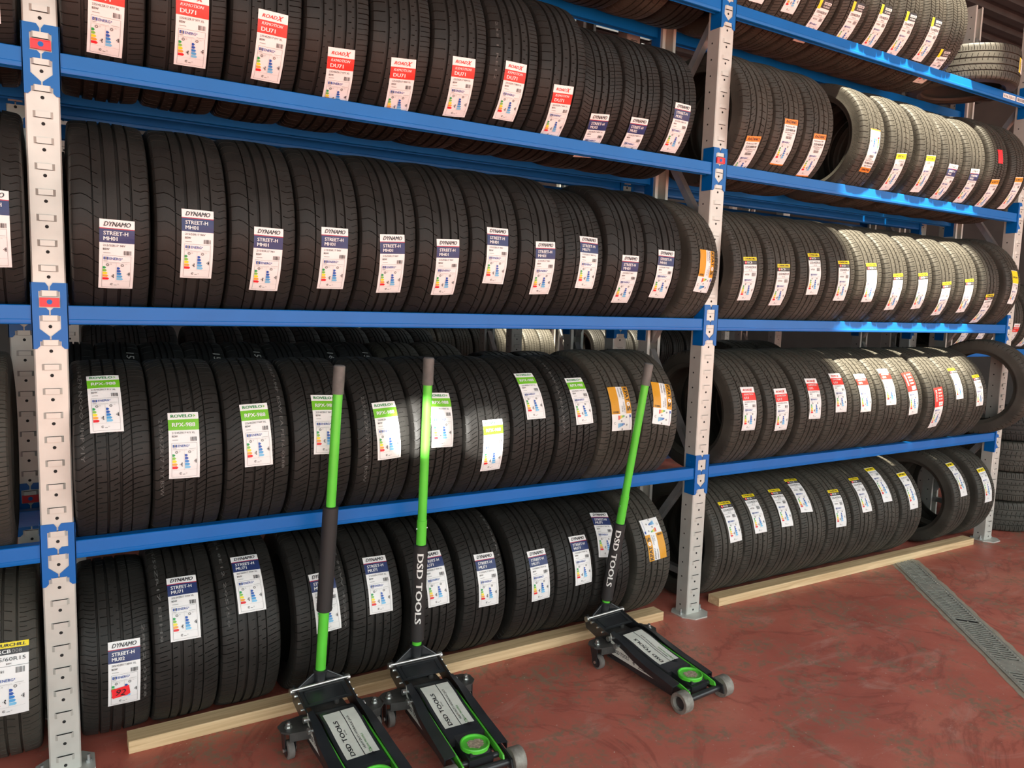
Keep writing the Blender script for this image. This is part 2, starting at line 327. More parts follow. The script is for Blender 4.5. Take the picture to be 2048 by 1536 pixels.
# ------------------------------------------------------------------ paper labels on the tread
class Label:
    """flat drawing in metres: u to the right, v downwards; wrapped on a tyre of radius R afterwards"""
    def __init__(s, w, L): s.w = w; s.L = L; s.ops = []
    def rect(s, u0, v0, u1, v1, m, lay=1):
        nv = max(1, int(math.ceil((v1 - v0) / 0.0085))); nu = max(1, int(math.ceil((u1 - u0) / 0.016)))
        vs = []; fs = []
        for i in range(nv + 1):
            for j in range(nu + 1): vs.append((u0 + (u1 - u0) * j / nu, v0 + (v1 - v0) * i / nv))
        for i in range(nv):
            for j in range(nu): a = i * (nu + 1) + j; fs.append((a, a + nu + 1, a + nu + 2, a + 1))
        s.ops.append((vs, fs, m, lay))
    def poly(s, pts, m, lay=1): s.ops.append((pts, [tuple(range(len(pts)))], m, lay))
    def line(s, u0, v0, u1, v1, t=0.0005, m='black', lay=2):
        if abs(u1 - u0) > abs(v1 - v0): s.rect(u0, v0 - t / 2, u1, v0 + t / 2, m, lay)
        else: s.rect(u0 - t / 2, v0, u0 + t / 2, v1, m, lay)
    def text(s, t, u, v, h, m='black', bold=0.0, shear=0.0, rot=0.0, width=None, align='l', lay=3, sx=1.0):
        vs, fs, wd = text_shape(t, bold, shear)
        if not len(vs): return
        k = sx
        if width: k = width / (wd * h)
        c, sn = math.cos(rot), math.sin(rot)
        off = wd * h * k / 2 if align == 'l' else 0
        out = []
        for x, y in vs:
            a = x * h * k + off; b = -y * h
            out.append((u + a * c - b * sn, v + a * sn + b * c))
        s.ops.append((out, [f[::-1] for f in fs], m, lay))
    def ring(s, u, v, r0, r1, m='black', lay=2, n=12, a0=0.0, a1=2 * PI):
        pts = []; fs = []
        for i in range(n + 1):
            a = a0 + (a1 - a0) * i / n
            pts += [(u + r0 * math.cos(a), v + r0 * math.sin(a)), (u + r1 * math.cos(a), v + r1 * math.sin(a))]
        for i in range(n): fs.append((2 * i, 2 * i + 2, 2 * i + 3, 2 * i + 1))
        s.ops.append((pts, fs, m, lay))
    def arrow(s, u, v, l, h, m, lay=2, left=False):
        t = h * 0.5
        if left: s.poly([(u, v + h / 2), (u + t, v + h), (u + l, v + h), (u + l, v), (u + t, v)], m, lay)
        else: s.poly([(u, v), (u, v + h), (u + l - t, v + h), (u + l, v + h / 2), (u + l - t, v)], m, lay)
    def bars(s, u0, v0, u1, v1, seed=0):
        r = random.Random(seed); u = u0
        while u < u1:
            w = r.choice((0.0005, 0.0009, 0.0013)); s.rect(u, v0, min(u + w, u1), v1, 'black', 2); u += w + r.choice((0.0006, 0.001, 0.0014))
    def energy(s, v0, v1, ga=3, wa=2, frame=True):
        w = s.w; m = w * 0.09; H = v1 - v0; k = w / 0.092
        u0, u1 = m, w - m
        if frame:
            s.line(u0, v0, u1, v0); s.line(u0, v1, u1, v1); s.line(u0, v0, u0, v1); s.line(u1, v0, u1, v1)
        t = v0 + H * 0.045; h = 0.0085 * k
        s.rect(u0 + 0.003 * k, t, u0 + 0.016 * k, t + h, 'eublue', 2); s.ring(u0 + 0.0095 * k, t + h / 2, 0.0022 * k, 0.0030 * k, 'yellow', 3, 10)
        s.text('ENERG', u0 + 0.0185 * k, t + h / 2, 0.0075 * k, 'eublue', 0.03, 0, 0, 0.030 * k)
        s.poly([(u0 + 0.0515 * k, t), (u0 + 0.0495 * k, t + h * 0.55), (u0 + 0.0530 * k, t + h * 0.45)], 'eublue', 3)
        s.line(u0 + 0.003 * k, t + h + 0.0035, u0 + 0.014 * k, t + h + 0.0035, 0.0010); s.line(u1 - 0.024 * k, t + h + 0.005, u1 - 0.003 * k, t + h + 0.005, 0.0009, 'grey')
        s.line(u0 + 0.003 * k, t + h + 0.0072, u1 - 0.03 * k, t + h + 0.0072, 0.0006, 'grey')
        top = t + h + 0.010; bot = v1 - H * 0.21; mid = (u0 + u1) / 2 - 0.001
        s.line(u0, top, u1, top, 0.0003, 'grey'); s.line(u0, bot, u1, bot, 0.0003, 'grey'); s.line(mid, top, mid, bot, 0.0003, 'grey')
        for uc in (u0 + 0.014 * k, mid + 0.016 * k):
            s.ring(uc, top + 0.006, 0.0018 * k, 0.0045 * k, 'grey', 2, 12)
        s.ring(u0 + 0.023 * k, top + 0.004, 0.0016, 0.0022, 'grey', 2, 6); s.ring(mid + 0.026 * k, top + 0.004, 0.0018, 0.0023, 'grey', 2, 8, 3.3, 6.2)
        ah = (bot - top - 0.012) / 5.6
        for i, c in enumerate(('eg', 'lg', 'ye', 'og', 'rd')):
            s.arrow(u0 + 0.0015 * k, top + 0.0115 + i * ah * 1.08, (0.009 + 0.0022 * i) * k, ah * 0.9, c)
        for i, c in enumerate(('b1', 'b1', 'b2', 'b3', 'b4')):
            s.arrow(mid + 0.002 * k, top + 0.0125 + i * ah * 1.05, (0.009 + 0.0022 * i) * k, ah * 0.9, c)
        for uc, q in ((u0 + 0.0235 * k, ga), (u1 - 0.010 * k, wa)):
            vv = top + 0.0105 + q * ah * 1.06; s.arrow(uc, vv, 0.0082 * k, ah * 1.35, 'black', 2, True); s.text('ABCDE'[q], uc + 0.0055 * k, vv + ah * 0.68, ah * 0.8, 'white', 0.03, align='c')
        vb = (bot + v1) / 2; s.ring((u0 + mid) / 2 + 0.008 * k, vb, 0.0012 * k, 0.0040 * k, 'grey', 2, 10, 0.6, 5.9)
        s.line((u0 + mid) / 2 + 0.014 * k, vb + 0.003, mid + 0.003 * k, vb + 0.003, 0.0013); s.ring(mid + 0.007 * k, vb, 0.0015, 0.0021, 'grey', 2, 6)
    def mesh(s, name, R, tw, xc, tilt, flip=False, seed=0):
        b = MB(); r = random.Random(seed); ph = [r.uniform(0, 6.28) for _ in range(6)]; ct, stt = math.cos(tilt), math.sin(tilt)
        for pts, fs, m, lay in s.ops:
            b.use(PAPER[m]); out = []
            for u, v in pts:
                du = u - s.w / 2; up = -(v - s.L / 2)
                wob = 0.0005 * (math.sin(du * 60 + up * 50 + ph[0]) + math.sin(up * 90 - du * 40 + ph[1]))
                if flip: du, up = -du, -up
                x = xc + du * ct + up * stt; a = -du * stt + up * ct
                rr = crown(R, tw, x) + 0.0016 + lay * 0.0006 + wob; ph_ = a / R
                out.append((x, -rr * math.cos(ph_), rr * math.sin(ph_)))
            b.add(out, fs)
        return b.mesh(name, angle=0)

def base_label(w, L): l = Label(w, L); l.rect(0, 0, w, L, 'white', 0); return l
def L_dynamo(model='MH01', size='215/55R17 94V', dark=False):
    w, L = 0.095, 0.221; l = base_label(w, L)
    l.text('DYNAMO', w * 0.5, 0.0135, 0.0135, 'black', 0.045, 0.35, 0, 0.073, 'c')
    l.rect(0, 0.0255, w, 0.0285, 'darkred', 1); l.rect(0, 0.0285, w, 0.0690, 'navy', 1)
    l.text('STREET-H', 0.011, 0.0405, 0.0112, 'white', 0.04, 0, 0, 0.066); l.text(model, 0.011, 0.0565, 0.0112, 'white', 0.04, 0, 0, 0.037)
    l.text(size, 0.010, 0.0770, 0.0062, 'black', 0.012, 0, 0, 0.060 if len(size) < 15 else 0.072); l.text('BSW', 0.010, 0.0885, 0.0062, 'black', 0.02, 0, 0, 0.017)
    l.line(0.011, 0.1000, 0.030, 0.1000, 0.0016, 'grey'); l.bars(w - 0.030, 0.0915, w - 0.008, 0.1045, 3); l.energy(0.108, 0.215); return l
def L_roadx(model='DU71', size='225/50ZR17 98W XL', line='RXMOTION'):
    w, L = 0.095, 0.223; l = base_label(w, L)
    l.text('ROAD', 0.012, 0.0165, 0.0105, 'red', 0.04, 0.35, 0, 0.048); l.text('X', 0.058, 0.0165, 0.0150, 'red', 0.05, 0.5, 0, 0.022)
    l.rect(0, 0.0300, w, 0.0700, 'red', 1); l.text(line, 0.012, 0.0395, 0.0085, 'white', 0.03, 0.3, 0, 0.068); l.text(model, 0.012, 0.0570, 0.0120, 'white', 0.04, 0, 0, 0.045 if len(model) > 3 else 0.03)
    l.text(size, 0.010, 0.0780, 0.0062, 'black', 0.012, 0, 0, 0.072); l.text('BSW', 0.010, 0.0890, 0.0062, 'black', 0.02, 0, 0, 0.017)
    l.line(0.011, 0.1000, 0.030, 0.1000, 0.0016, 'grey'); l.bars(w - 0.030, 0.0910, w - 0.008, 0.1045, 5); l.energy(0.109, 0.217); return l
def L_rovelo(size='225/45ZR17 94Y XL'):
    w, L = 0.093, 0.219; l = base_label(w, L)
    l.text('ROVELO', 0.009, 0.0125, 0.0105, 'dgreen', 0.05, 0, 0, 0.065); l.poly([(0.077, 0.007), (0.084, 0.0125), (0.077, 0.018), (0.0785, 0.0125)], 'lg', 3)
    l.rect(0, 0.0240, w, 0.0600, 'green', 1); l.text('RPX-988', w / 2, 0.0420, 0.0130, 'white', 0.045, 0, 0, 0.069, 'c')
    l.text(size, 0.010, 0.0690, 0.0062, 'black', 0.012, 0, 0, 0.070); l.text('BSW', 0.010, 0.0800, 0.0062, 'black', 0.02, 0, 0, 0.017)
    l.line(0.011, 0.0920, 0.028, 0.0920, 0.0016, 'grey'); l.bars(w - 0.028, 0.0830, w - 0.008, 0.0970, 8); l.energy(0.102, 0.213); return l
def L_rcb(size='225/40ZR18', sub='92Y XL', model='RCB008', w=0.092, L=0.218):
    l = base_label(w, L)
    l.rect(0, 0, w, 0.0175, 'yellow', 1); l.text('CHURCHILL', w / 2, 0.0090, 0.0088, 'black', 0.05, 0.1, 0, w * 0.84, 'c')
    l.rect(0, 0.0175, w, 0.0370, 'black', 1); l.ring(0.014, 0.0272, 0.0030, 0.0068, 'fluo', 2); l.ring(0.014, 0.0272, 0.0004, 0.0030, 'white', 2, 8)
    l.text('RCB', 0.024, 0.0272, 0.0105, 'white', 0.04, 0, 0, 0.033); l.text(model[3:], 0.060, 0.0272, 0.0105, 'grey', 0.0, 0, 0, 0.026)
    l.text(size, w / 2, 0.0500, 0.0110, 'black', 0.015, 0, 0, w * 0.84, 'c'); l.text(sub, w / 2, 0.0635, 0.0055, 'black', 0.015, align='c'); l.line(0, 0.0710, w, 0.0710, 0.0009)
    l.text('497381', 0.010, 0.0850, 0.0075, 'black', 0.0, 0, 0, 0.030); l.bars(w - 0.034, 0.0765, w - 0.010, 0.0935, 12)
    l.energy(0.1020, L - 0.003, frame=False); return l
def L_yellow(size='225/40R18 92Y', L=0.222, band=0.032, col='yellow', word='SPORT'):
    w = 0.088; l = base_label(w, L)
    l.rect(0, 0.003, w, band, col, 1); l.text(word, w / 2, band * 0.55, 0.0110, 'black', 0.05, 0.1, 0, w * 0.75, 'c')
    l.text(size, w / 2, band + 0.011, 0.0080, 'black', 0.012, 0, 0, w * 0.8, 'c'); l.line(0, band + 0.020, w, band + 0.020, 0.0007)
    l.text('XL', 0.010, band + 0.030, 0.0070, 'black', 0.02); l.bars(w - 0.032, band + 0.024, w - 0.010, band + 0.038, 4); l.energy(band + 0.048, L - 0.012, frame=False); return l
def L_razano(L=0.228):
    w = 0.094; l = base_label(w, L)
    l.rect(0, 0, w, 0.0260, 'orange', 1); l.text('RAZANO', w / 2, 0.0135, 0.0130, 'black', 0.04, 0.3, 0, 0.076, 'c')
    l.text('Performax 900', 0.008, 0.0350, 0.0080, 'black', 0.0, 0.3, 0, 0.070); l.text('225/40R18', w / 2, 0.0510, 0.0105, 'black', 0.03, 0, 0, 0.070, 'c')
    l.text('92W EXTRA LOAD', w / 2, 0.0640, 0.0058, 'black', 0.01, 0, 0, 0.070, 'c'); l.text('TUBELESS', w / 2, 0.0730, 0.0058, 'black', 0.01, 0, 0, 0.040, 'c')
    l.bars(0.028, 0.0800, 0.066, 0.0930, 6); l.energy(0.1000, L - 0.008, frame=False); l.rect(0, L - 0.006, w, L, 'orange', 1); return l
def L_kpatos():
    w, L = 0.112, 0.200; l = base_label(w, L); hv = 0.125
    l.rect(0, 0, w * 0.40, hv, 'amber', 1); l.rect(w * 0.72, 0, w, hv, 'amber', 1)
    l.text('KPAT', w * 0.87, 0.006, 0.0190, 'black', 0.05, 0, PI / 2, 0.064, 'l'); l.ring(w * 0.87, 0.0825, 0.0035, 0.0095, 'white', 3); l.text('S', w * 0.87, 0.094, 0.0190, 'black', 0.05, 0, PI / 2, 0.018, 'l')
    l.text('FM601/', w * 0.64, 0.006, 0.0080, 'black', 0.02, 0, PI / 2, 0.052, 'l'); l.text('215/45ZR17', w * 0.64, 0.072, 0.0070, 'black', 0.01, 0, PI / 2, 0.048, 'l')
    l.text('FORZALAND', w * 0.50, 0.006, 0.0070, 'black', 0.01, 0, PI / 2, 0.045, 'l'); l.text('91W XL', w * 0.54, 0.090, 0.0070, 'black', 0.01, 0, PI / 2, 0.028, 'l')
    l.bars(w * 0.06, 0.112, w * 0.34, 0.121, 2)
    l.line(w * 0.90, hv + 0.004, w * 0.90, L - 0.006, 0.0012, 'eublue'); l.rect(w * 0.88, hv + 0.006, w * 0.96, hv + 0.018, 'eublue', 2)
    for i, c in enumerate(('rd', 'og', 'ye', 'lg', 'eg')): l.rect(w * (0.30 + 0.065 * i), hv + 0.007, w * (0.35 + 0.065 * i), hv + 0.026 - 0.003 * i, c, 2)
    for i, c in enumerate(('b4', 'b3', 'b3', 'b2', 'b1')): l.rect(w * (0.30 + 0.065 * i), hv + 0.042, w * (0.35 + 0.065 * i), hv + 0.062 - 0.003 * i, c, 2)
    for u, v in ((0.72, 0.016), (0.46, 0.032), (0.72, 0.050), (0.50, 0.069)): l.ring(w * u, hv + v, 0.0012, 0.0042, 'grey', 2)
    l.ring(w * 0.14, hv + 0.04, 0.004, 0.006, 'grey', 2, 8, 0.5, 5.5); return l
def L_redlong():
    w, L = 0.090, 0.262; l = base_label(w, L)
    l.rect(0, 0, w, 0.120, 'red', 1); l.rect(w * 0.45, 0.090, w * 0.9, 0.113, 'white', 2); l.text('U11', w * 0.52, 0.102, 0.010, 'black', 0.03, 0, 0, 0.026)
    l.text('ROADX', w * 0.20, 0.015, 0.012, 'white', 0.05, 0, PI / 2, 0.070)
    for i, t in enumerate(('SALE', '225/45', 'ZR18', '95W')): l.text(t, w * 0.42, 0.016 + i * 0.019, 0.0095, 'white', 0.04, 0, 0, 0.038)
    l.energy(0.130, L - 0.006, frame=False); return l
def L_top():
    w, L = 0.092, 0.232; l = base_label(w, L)
    l.rect(0, 0, w, 0.040, 'black', 1); l.rect(0, 0, w * 0.22, 0.046, 'yellow', 2); l.rect(w * 0.40, 0.010, w, 0.022, 'white', 2); l.text('CHURCHILL', w * 0.42, 0.016, 0.008, 'black', 0.04, 0, 0, w * 0.54)
    l.text('RCB008', w * 0.42, 0.031, 0.008, 'white', 0.03, 0, 0, w * 0.5)
    l.text('235/40ZR18', w / 2, 0.0590, 0.0110, 'black', 0.02, 0, 0, w * 0.80, 'c'); l.text('95W XL', w / 2, 0.0730, 0.0060, 'black', 0.015, align='c'); l.line(0, 0.0810, w, 0.0810, 0.0009)
    l.text('497381', 0.010, 0.094, 0.0075, 'black', 0.0, 0, 0, 0.030); l.bars(w - 0.034, 0.086, w - 0.010, 0.102, 12); l.energy(0.110, L - 0.004, frame=False); return l
def L_plainred():
    l = Label(0.055, 0.085); l.rect(0, 0, 0.055, 0.085, 'fluo', 0); return l

def wrap_text(name, t, R, tw, x, h, phi0, length, m, bold=0.02, parent=None, flip=False):
    """small raised print running round the shoulder"""
    vs, fs, wd = text_shape(t, bold, 0.0, 1); b = MB(); b.use(m); k = length / wd
    out = []
    for a, c in vs:
        al = a * k; dx = c * h
        if flip: al, dx = -al, -dx
        ph = phi0 - al / R; xx = x + dx; rr = crown(R, tw, xx) + 0.0007
        out.append((xx, -rr * math.cos(ph), rr * math.sin(ph)))
    b.add(out, fs); o = b.build(name, parent, angle=0); return o

# ------------------------------------------------------------------ racking
TOP = dict(A=0.770, B=1.515, C=2.262, D=3.007)
RED = dict(A=0.775, B=1.525, C=2.275, D=3.025)
LVN = dict(A='lowest', B='second', C='third', D='top')
PX = [0.0, 2.780, 5.620]

def upright_mesh(h):
    b = MB(); b.use(GALV)
    hw = 0.045; d = 0.078; t = 0.0022
    prof = [(-hw, 0.004), (-hw + 0.004, 0), (hw - 0.004, 0), (hw, 0.004), (hw, d), (hw - 0.018, d), (hw - 0.018, d - t), (hw - t, d - t), (hw - t, 0.005), (-hw + t, 0.005), (-hw + t, d - t), (-hw + 0.018, d - t), (-hw + 0.018, d), (-hw, d)]
    b.prism(prof, 'z', 0.006, h)
    n = int(h / 0.075) + 1; z = 0.025
    while z < h - 0.05:
        # pressed lug: bridge open above and below, sloped cheeks
        zl = z + 0.026; a = 0.026; c = 0.019; pr = 0.0065
        vs = [(-a, -0.0002, zl - 0.010), (-c, -pr, zl - 0.0085), (c, -pr, zl - 0.0085), (a, -0.0002, zl - 0.010),
              (-a, -0.0002, zl + 0.010), (-c, -pr, zl + 0.0085), (c, -pr, zl + 0.0085), (a, -0.0002, zl + 0.010)]
        b.use(GALV); b.add(vs, [(0, 1, 5, 4), (1, 2, 6, 5), (2, 3, 7, 6)])
        b.use(HOLE_SHADE); b.add([(-a + 0.002, -0.0004, zl - 0.0095), (a - 0.002, -0.0004, zl - 0.0095), (a - 0.002, -0.0004, zl + 0.0095), (-a + 0.002, -0.0004, zl + 0.0095)], [(0, 1, 2, 3)])  # flat black patch paints the shade behind the lug
        b.frustum((0, -0.0005, z), (0, 0.002, z), 0.0052, 0.0052, 12)  # black disc painted for the dark of a hole, nothing is cut
        for s in (-1, 1): b.frustum((s * (hw + 0.0004), 0.048, z + 0.02), (s * (hw - 0.002), 0.048, z + 0.02), 0.0045, 0.0045, 8)
        z += 0.075
    return b
U_H = 3.72
UP_ME = upright_mesh(U_H).mesh('upright_post')
def baseplate_mesh():
    b = MB(); b.use(GALV); b.prism([(-0.062, -0.035), (-0.040, -0.062), (0.040, -0.062), (0.085, -0.020), (0.085, 0.070), (0.05, 0.100), (-0.05, 0.100), (-0.085, 0.070), (-0.085, -0.010)], 'z', 0.0, 0.006)
    b.use(GALV2)
    for x in (-0.066, 0.066):
        b.cyl((x, 0.02, 0.006), (x, 0.02, 0.016), 0.010, 6); b.cyl((x, 0.02, 0.016), (x, 0.02, 0.034), 0.0055, 10)
    return b.mesh('base')
BASE_ME = baseplate_mesh()
def brace_mesh(p0, p1):
    b = MB(); b.use(GALV2); p0 = Vector(p0); p1 = Vector(p1); L = (p1 - p0).length
    d = (p1 - p0).normalized(); x = Vector((1, 0, 0)); y = d.cross(x).normalized()
    T = Matrix(((x.x, y.x, d.x, p0.x), (x.y, y.y, d.y, p0.y), (x.z, y.z, d.z, p0.z), (0, 0, 0, 1)))
    w = 0.017; t = 0.002
    b.prism([(-w, -w), (w, -w), (w, -w + t), (-w + t, -w + t), (-w + t, w - t), (w, w - t), (w, w), (-w, w)], 'z', 0, L, T)
    b.cyl((0.02, p0.y, p0.z), (-0.02, p0.y, p0.z), 0.007, 8); b.cyl((0.02, p1.y, p1.z), (-0.02, p1.y, p1.z), 0.007, 8)
    return b.mesh('brace')
BR = [brace_mesh((0, 0.06, 0.20), (0, 0.42, 0.20)), brace_mesh((0, 0.42, 0.26), (0, 0.06, 0.74)), brace_mesh((0, 0.06, 0.80), (0, 0.42, 1.33)), brace_mesh((0, 0.42, 1.38), (0, 0.06, 1.88)),
      brace_mesh((0, 0.06, 1.93), (0, 0.42, 2.43)), brace_mesh((0, 0.42, 2.48), (0, 0.06, 2.98)), brace_mesh((0, 0.06, 3.03), (0, 0.42, 3.50))]
def upright(x, y, label, name='rack_stand'):
    r = empty(name, (x, y, 0)); tag(r, label, 'rack frame')
    put('post', UP_ME, r); put('post', UP_ME, r, (0, 0.48, 0), (0, 0, PI))
    put('base_plate', BASE_ME, r); put('base_plate', BASE_ME, r, (0, 0.48, 0), (0, 0, PI))
    for m in BR: put('brace', m, r)
    return r
upright(PX[0], 0, 'near galvanised rack upright with lugs between two shelf bays, on the left')
upright(PX[1], 0, 'middle galvanised rack upright standing right of the wooden timber and jacks')
upright(PX[2], 0, 'far galvanised rack upright at the right end beside stacked tyres')

def connector(b, s, T, side_only=False):
    """bracket half: s=+1 beam leaves to the right of the post"""
    out = [(.048, .058), (.010, .058), (.0022, .046), (.0022, .034), (.028, .032), (.028, -.018), (.010, -.018), (.0022, -.026), (.0022, -.042), (.028, -.042), (.028, -.082),
           (.0022, -.105), (.0022, -.118), (.028, -.120), (.028, -.134), (.036, -.143), (.0485, -.143)]
    b.prism([(s * u, z) for u, z in out], 'y', -0.0040, -0.0008, T)
    b.box(min(s * 0.0456, s * 0.0486), max(s * 0.0456, s * 0.0486), -0.0040, 0.062, -0.143, 0.058, T)
BH = 0.056
def beam(x0, x1, y, level, front, label, topz=None, redz=None, pins=(True, True), name='rack_rail', sticker=None):
    """front: open side looks to -y ; rear beams are turned round"""
    topz = TOP[level] if topz is None else topz; redz = topz + 0.012 if redz is None else redz
    r = empty(name, (x0, y, topz)); tag(r, label, 'shelf beam')
    a = 0.0490; L = x1 - x0; sg = 1 if front else -1
    b = MB(); b.use(BLUE)
    prof = [(0.001, -0.002), (0.003, 0.0), (0.040, 0.0), (0.0415, -0.002), (0.0415, -BH), (0.036, -BH - 0.002), (0.036, -BH + 0.003), (0.006, -BH + 0.003), (0.006, -BH - 0.003), (0.001, -BH - 0.001), (-0.0005, -BH + 0.004), (-0.0005, -BH + 0.012), (0.001, -BH + 0.014)]
    b.prism([(sg * p, z) for p, z in prof], 'x', a + 0.0, L - a)
    b.build('beam_bar', r)
    for xx, s in ((0, 1), (L, -1)):
        c = MB(); c.use(BLUE); T = Matrix.Translation((xx, 0, redz - topz))
        if not front: T = T @ Matrix.Rotation(PI, 4, 'Z')
        connector(c, s if front else -s, T)
        for zz in (-0.05, 0.02): c.cyl(T @ Vector(((s if front else -s) * 0.0500, 0.030, zz)), T @ Vector(((s if front else -s) * 0.0480, 0.030, zz)), 0.004, 8)
        c.build('connector', r)
    if front:
        for xx, s, p in ((0, 1, pins[0]), (L, -1, pins[1])):
            if p and s == 1:
                c = MB(); c.use(REDP); c.box(xx - 0.026, xx + 0.026, -0.0085, -0.003, redz - topz - 0.015, redz - topz + 0.013)
                c.box(xx - 0.026, xx + 0.026, -0.0105, -0.008, redz - topz + 0.010, redz - topz + 0.013); c.box(xx - 0.026, xx + 0.026, -0.0105, -0.008, redz - topz - 0.015, redz - topz - 0.012)
                c.box(xx - 0.026, xx - 0.023, -0.0105, -0.008, redz - topz - 0.012, redz - topz + 0.010); c.box(xx + 0.023, xx + 0.026, -0.0105, -0.008, redz - topz - 0.012, redz - topz + 0.010)
                c.use(BLUE); c.cyl((xx, -0.0095, redz - topz), (xx, -0.008, redz - topz), 0.0075, 14); q = c.build('safety_pin', r); q['label'] = 'red plastic safety lock'
    if sticker:
        c = MB(); c.use(PAPER['white']); zs = -0.030; xs = L - a
        c.box(xs - 0.32, xs - 0.17, -0.0012, -0.0004, zs - 0.013, zs + 0.015); c.box(xs - 0.155, xs - 0.03, -0.0012, -0.0004, zs - 0.013, zs + 0.015); c.use(PAPER['black'])
        vs, fs, wd = text_shape('N 06-338-011', 0.03, 0); k = 0.135 / wd
        c.add([(xs - 0.245 + x * k, -0.0015, zs + y * 0.016) for x, y in vs], fs)
        u = xs - 0.148; rr = random.Random(3)
        while u < xs - 0.038: w = rr.choice((0.002, 0.003, 0.005)); c.box(u, u + w, -0.0016, -0.0013, zs - 0.009, zs + 0.011); u += w + rr.choice((0.002, 0.004))
        q = c.build('location_label', r, angle=0); q['label'] = 'white barcode location label'
    return r
BAYS = [(-2.780, PX[0], 'left edge bay'), (PX[0], PX[1], 'near bay'), (PX[1], PX[2], 'far right bay')]
for lv in 'ABCD':
    for bi, (x0, x1, bn) in enumerate(BAYS):
        pins = {('B', 1): True, ('C', 1): True, ('C', 2): True, ('D', 1): True}.get((lv, bi), False)
        beam(x0, x1, 0.0, lv, True, 'front blue beam of the %s shelf in the %s' % (LVN[lv], bn), redz=RED[lv], pins=(pins, False), sticker=(lv == 'D' and bi == 2))
        beam(x0, x1, 0.48, lv, False, 'rear blue beam of the %s shelf in the %s' % (LVN[lv], bn), redz=RED[lv])

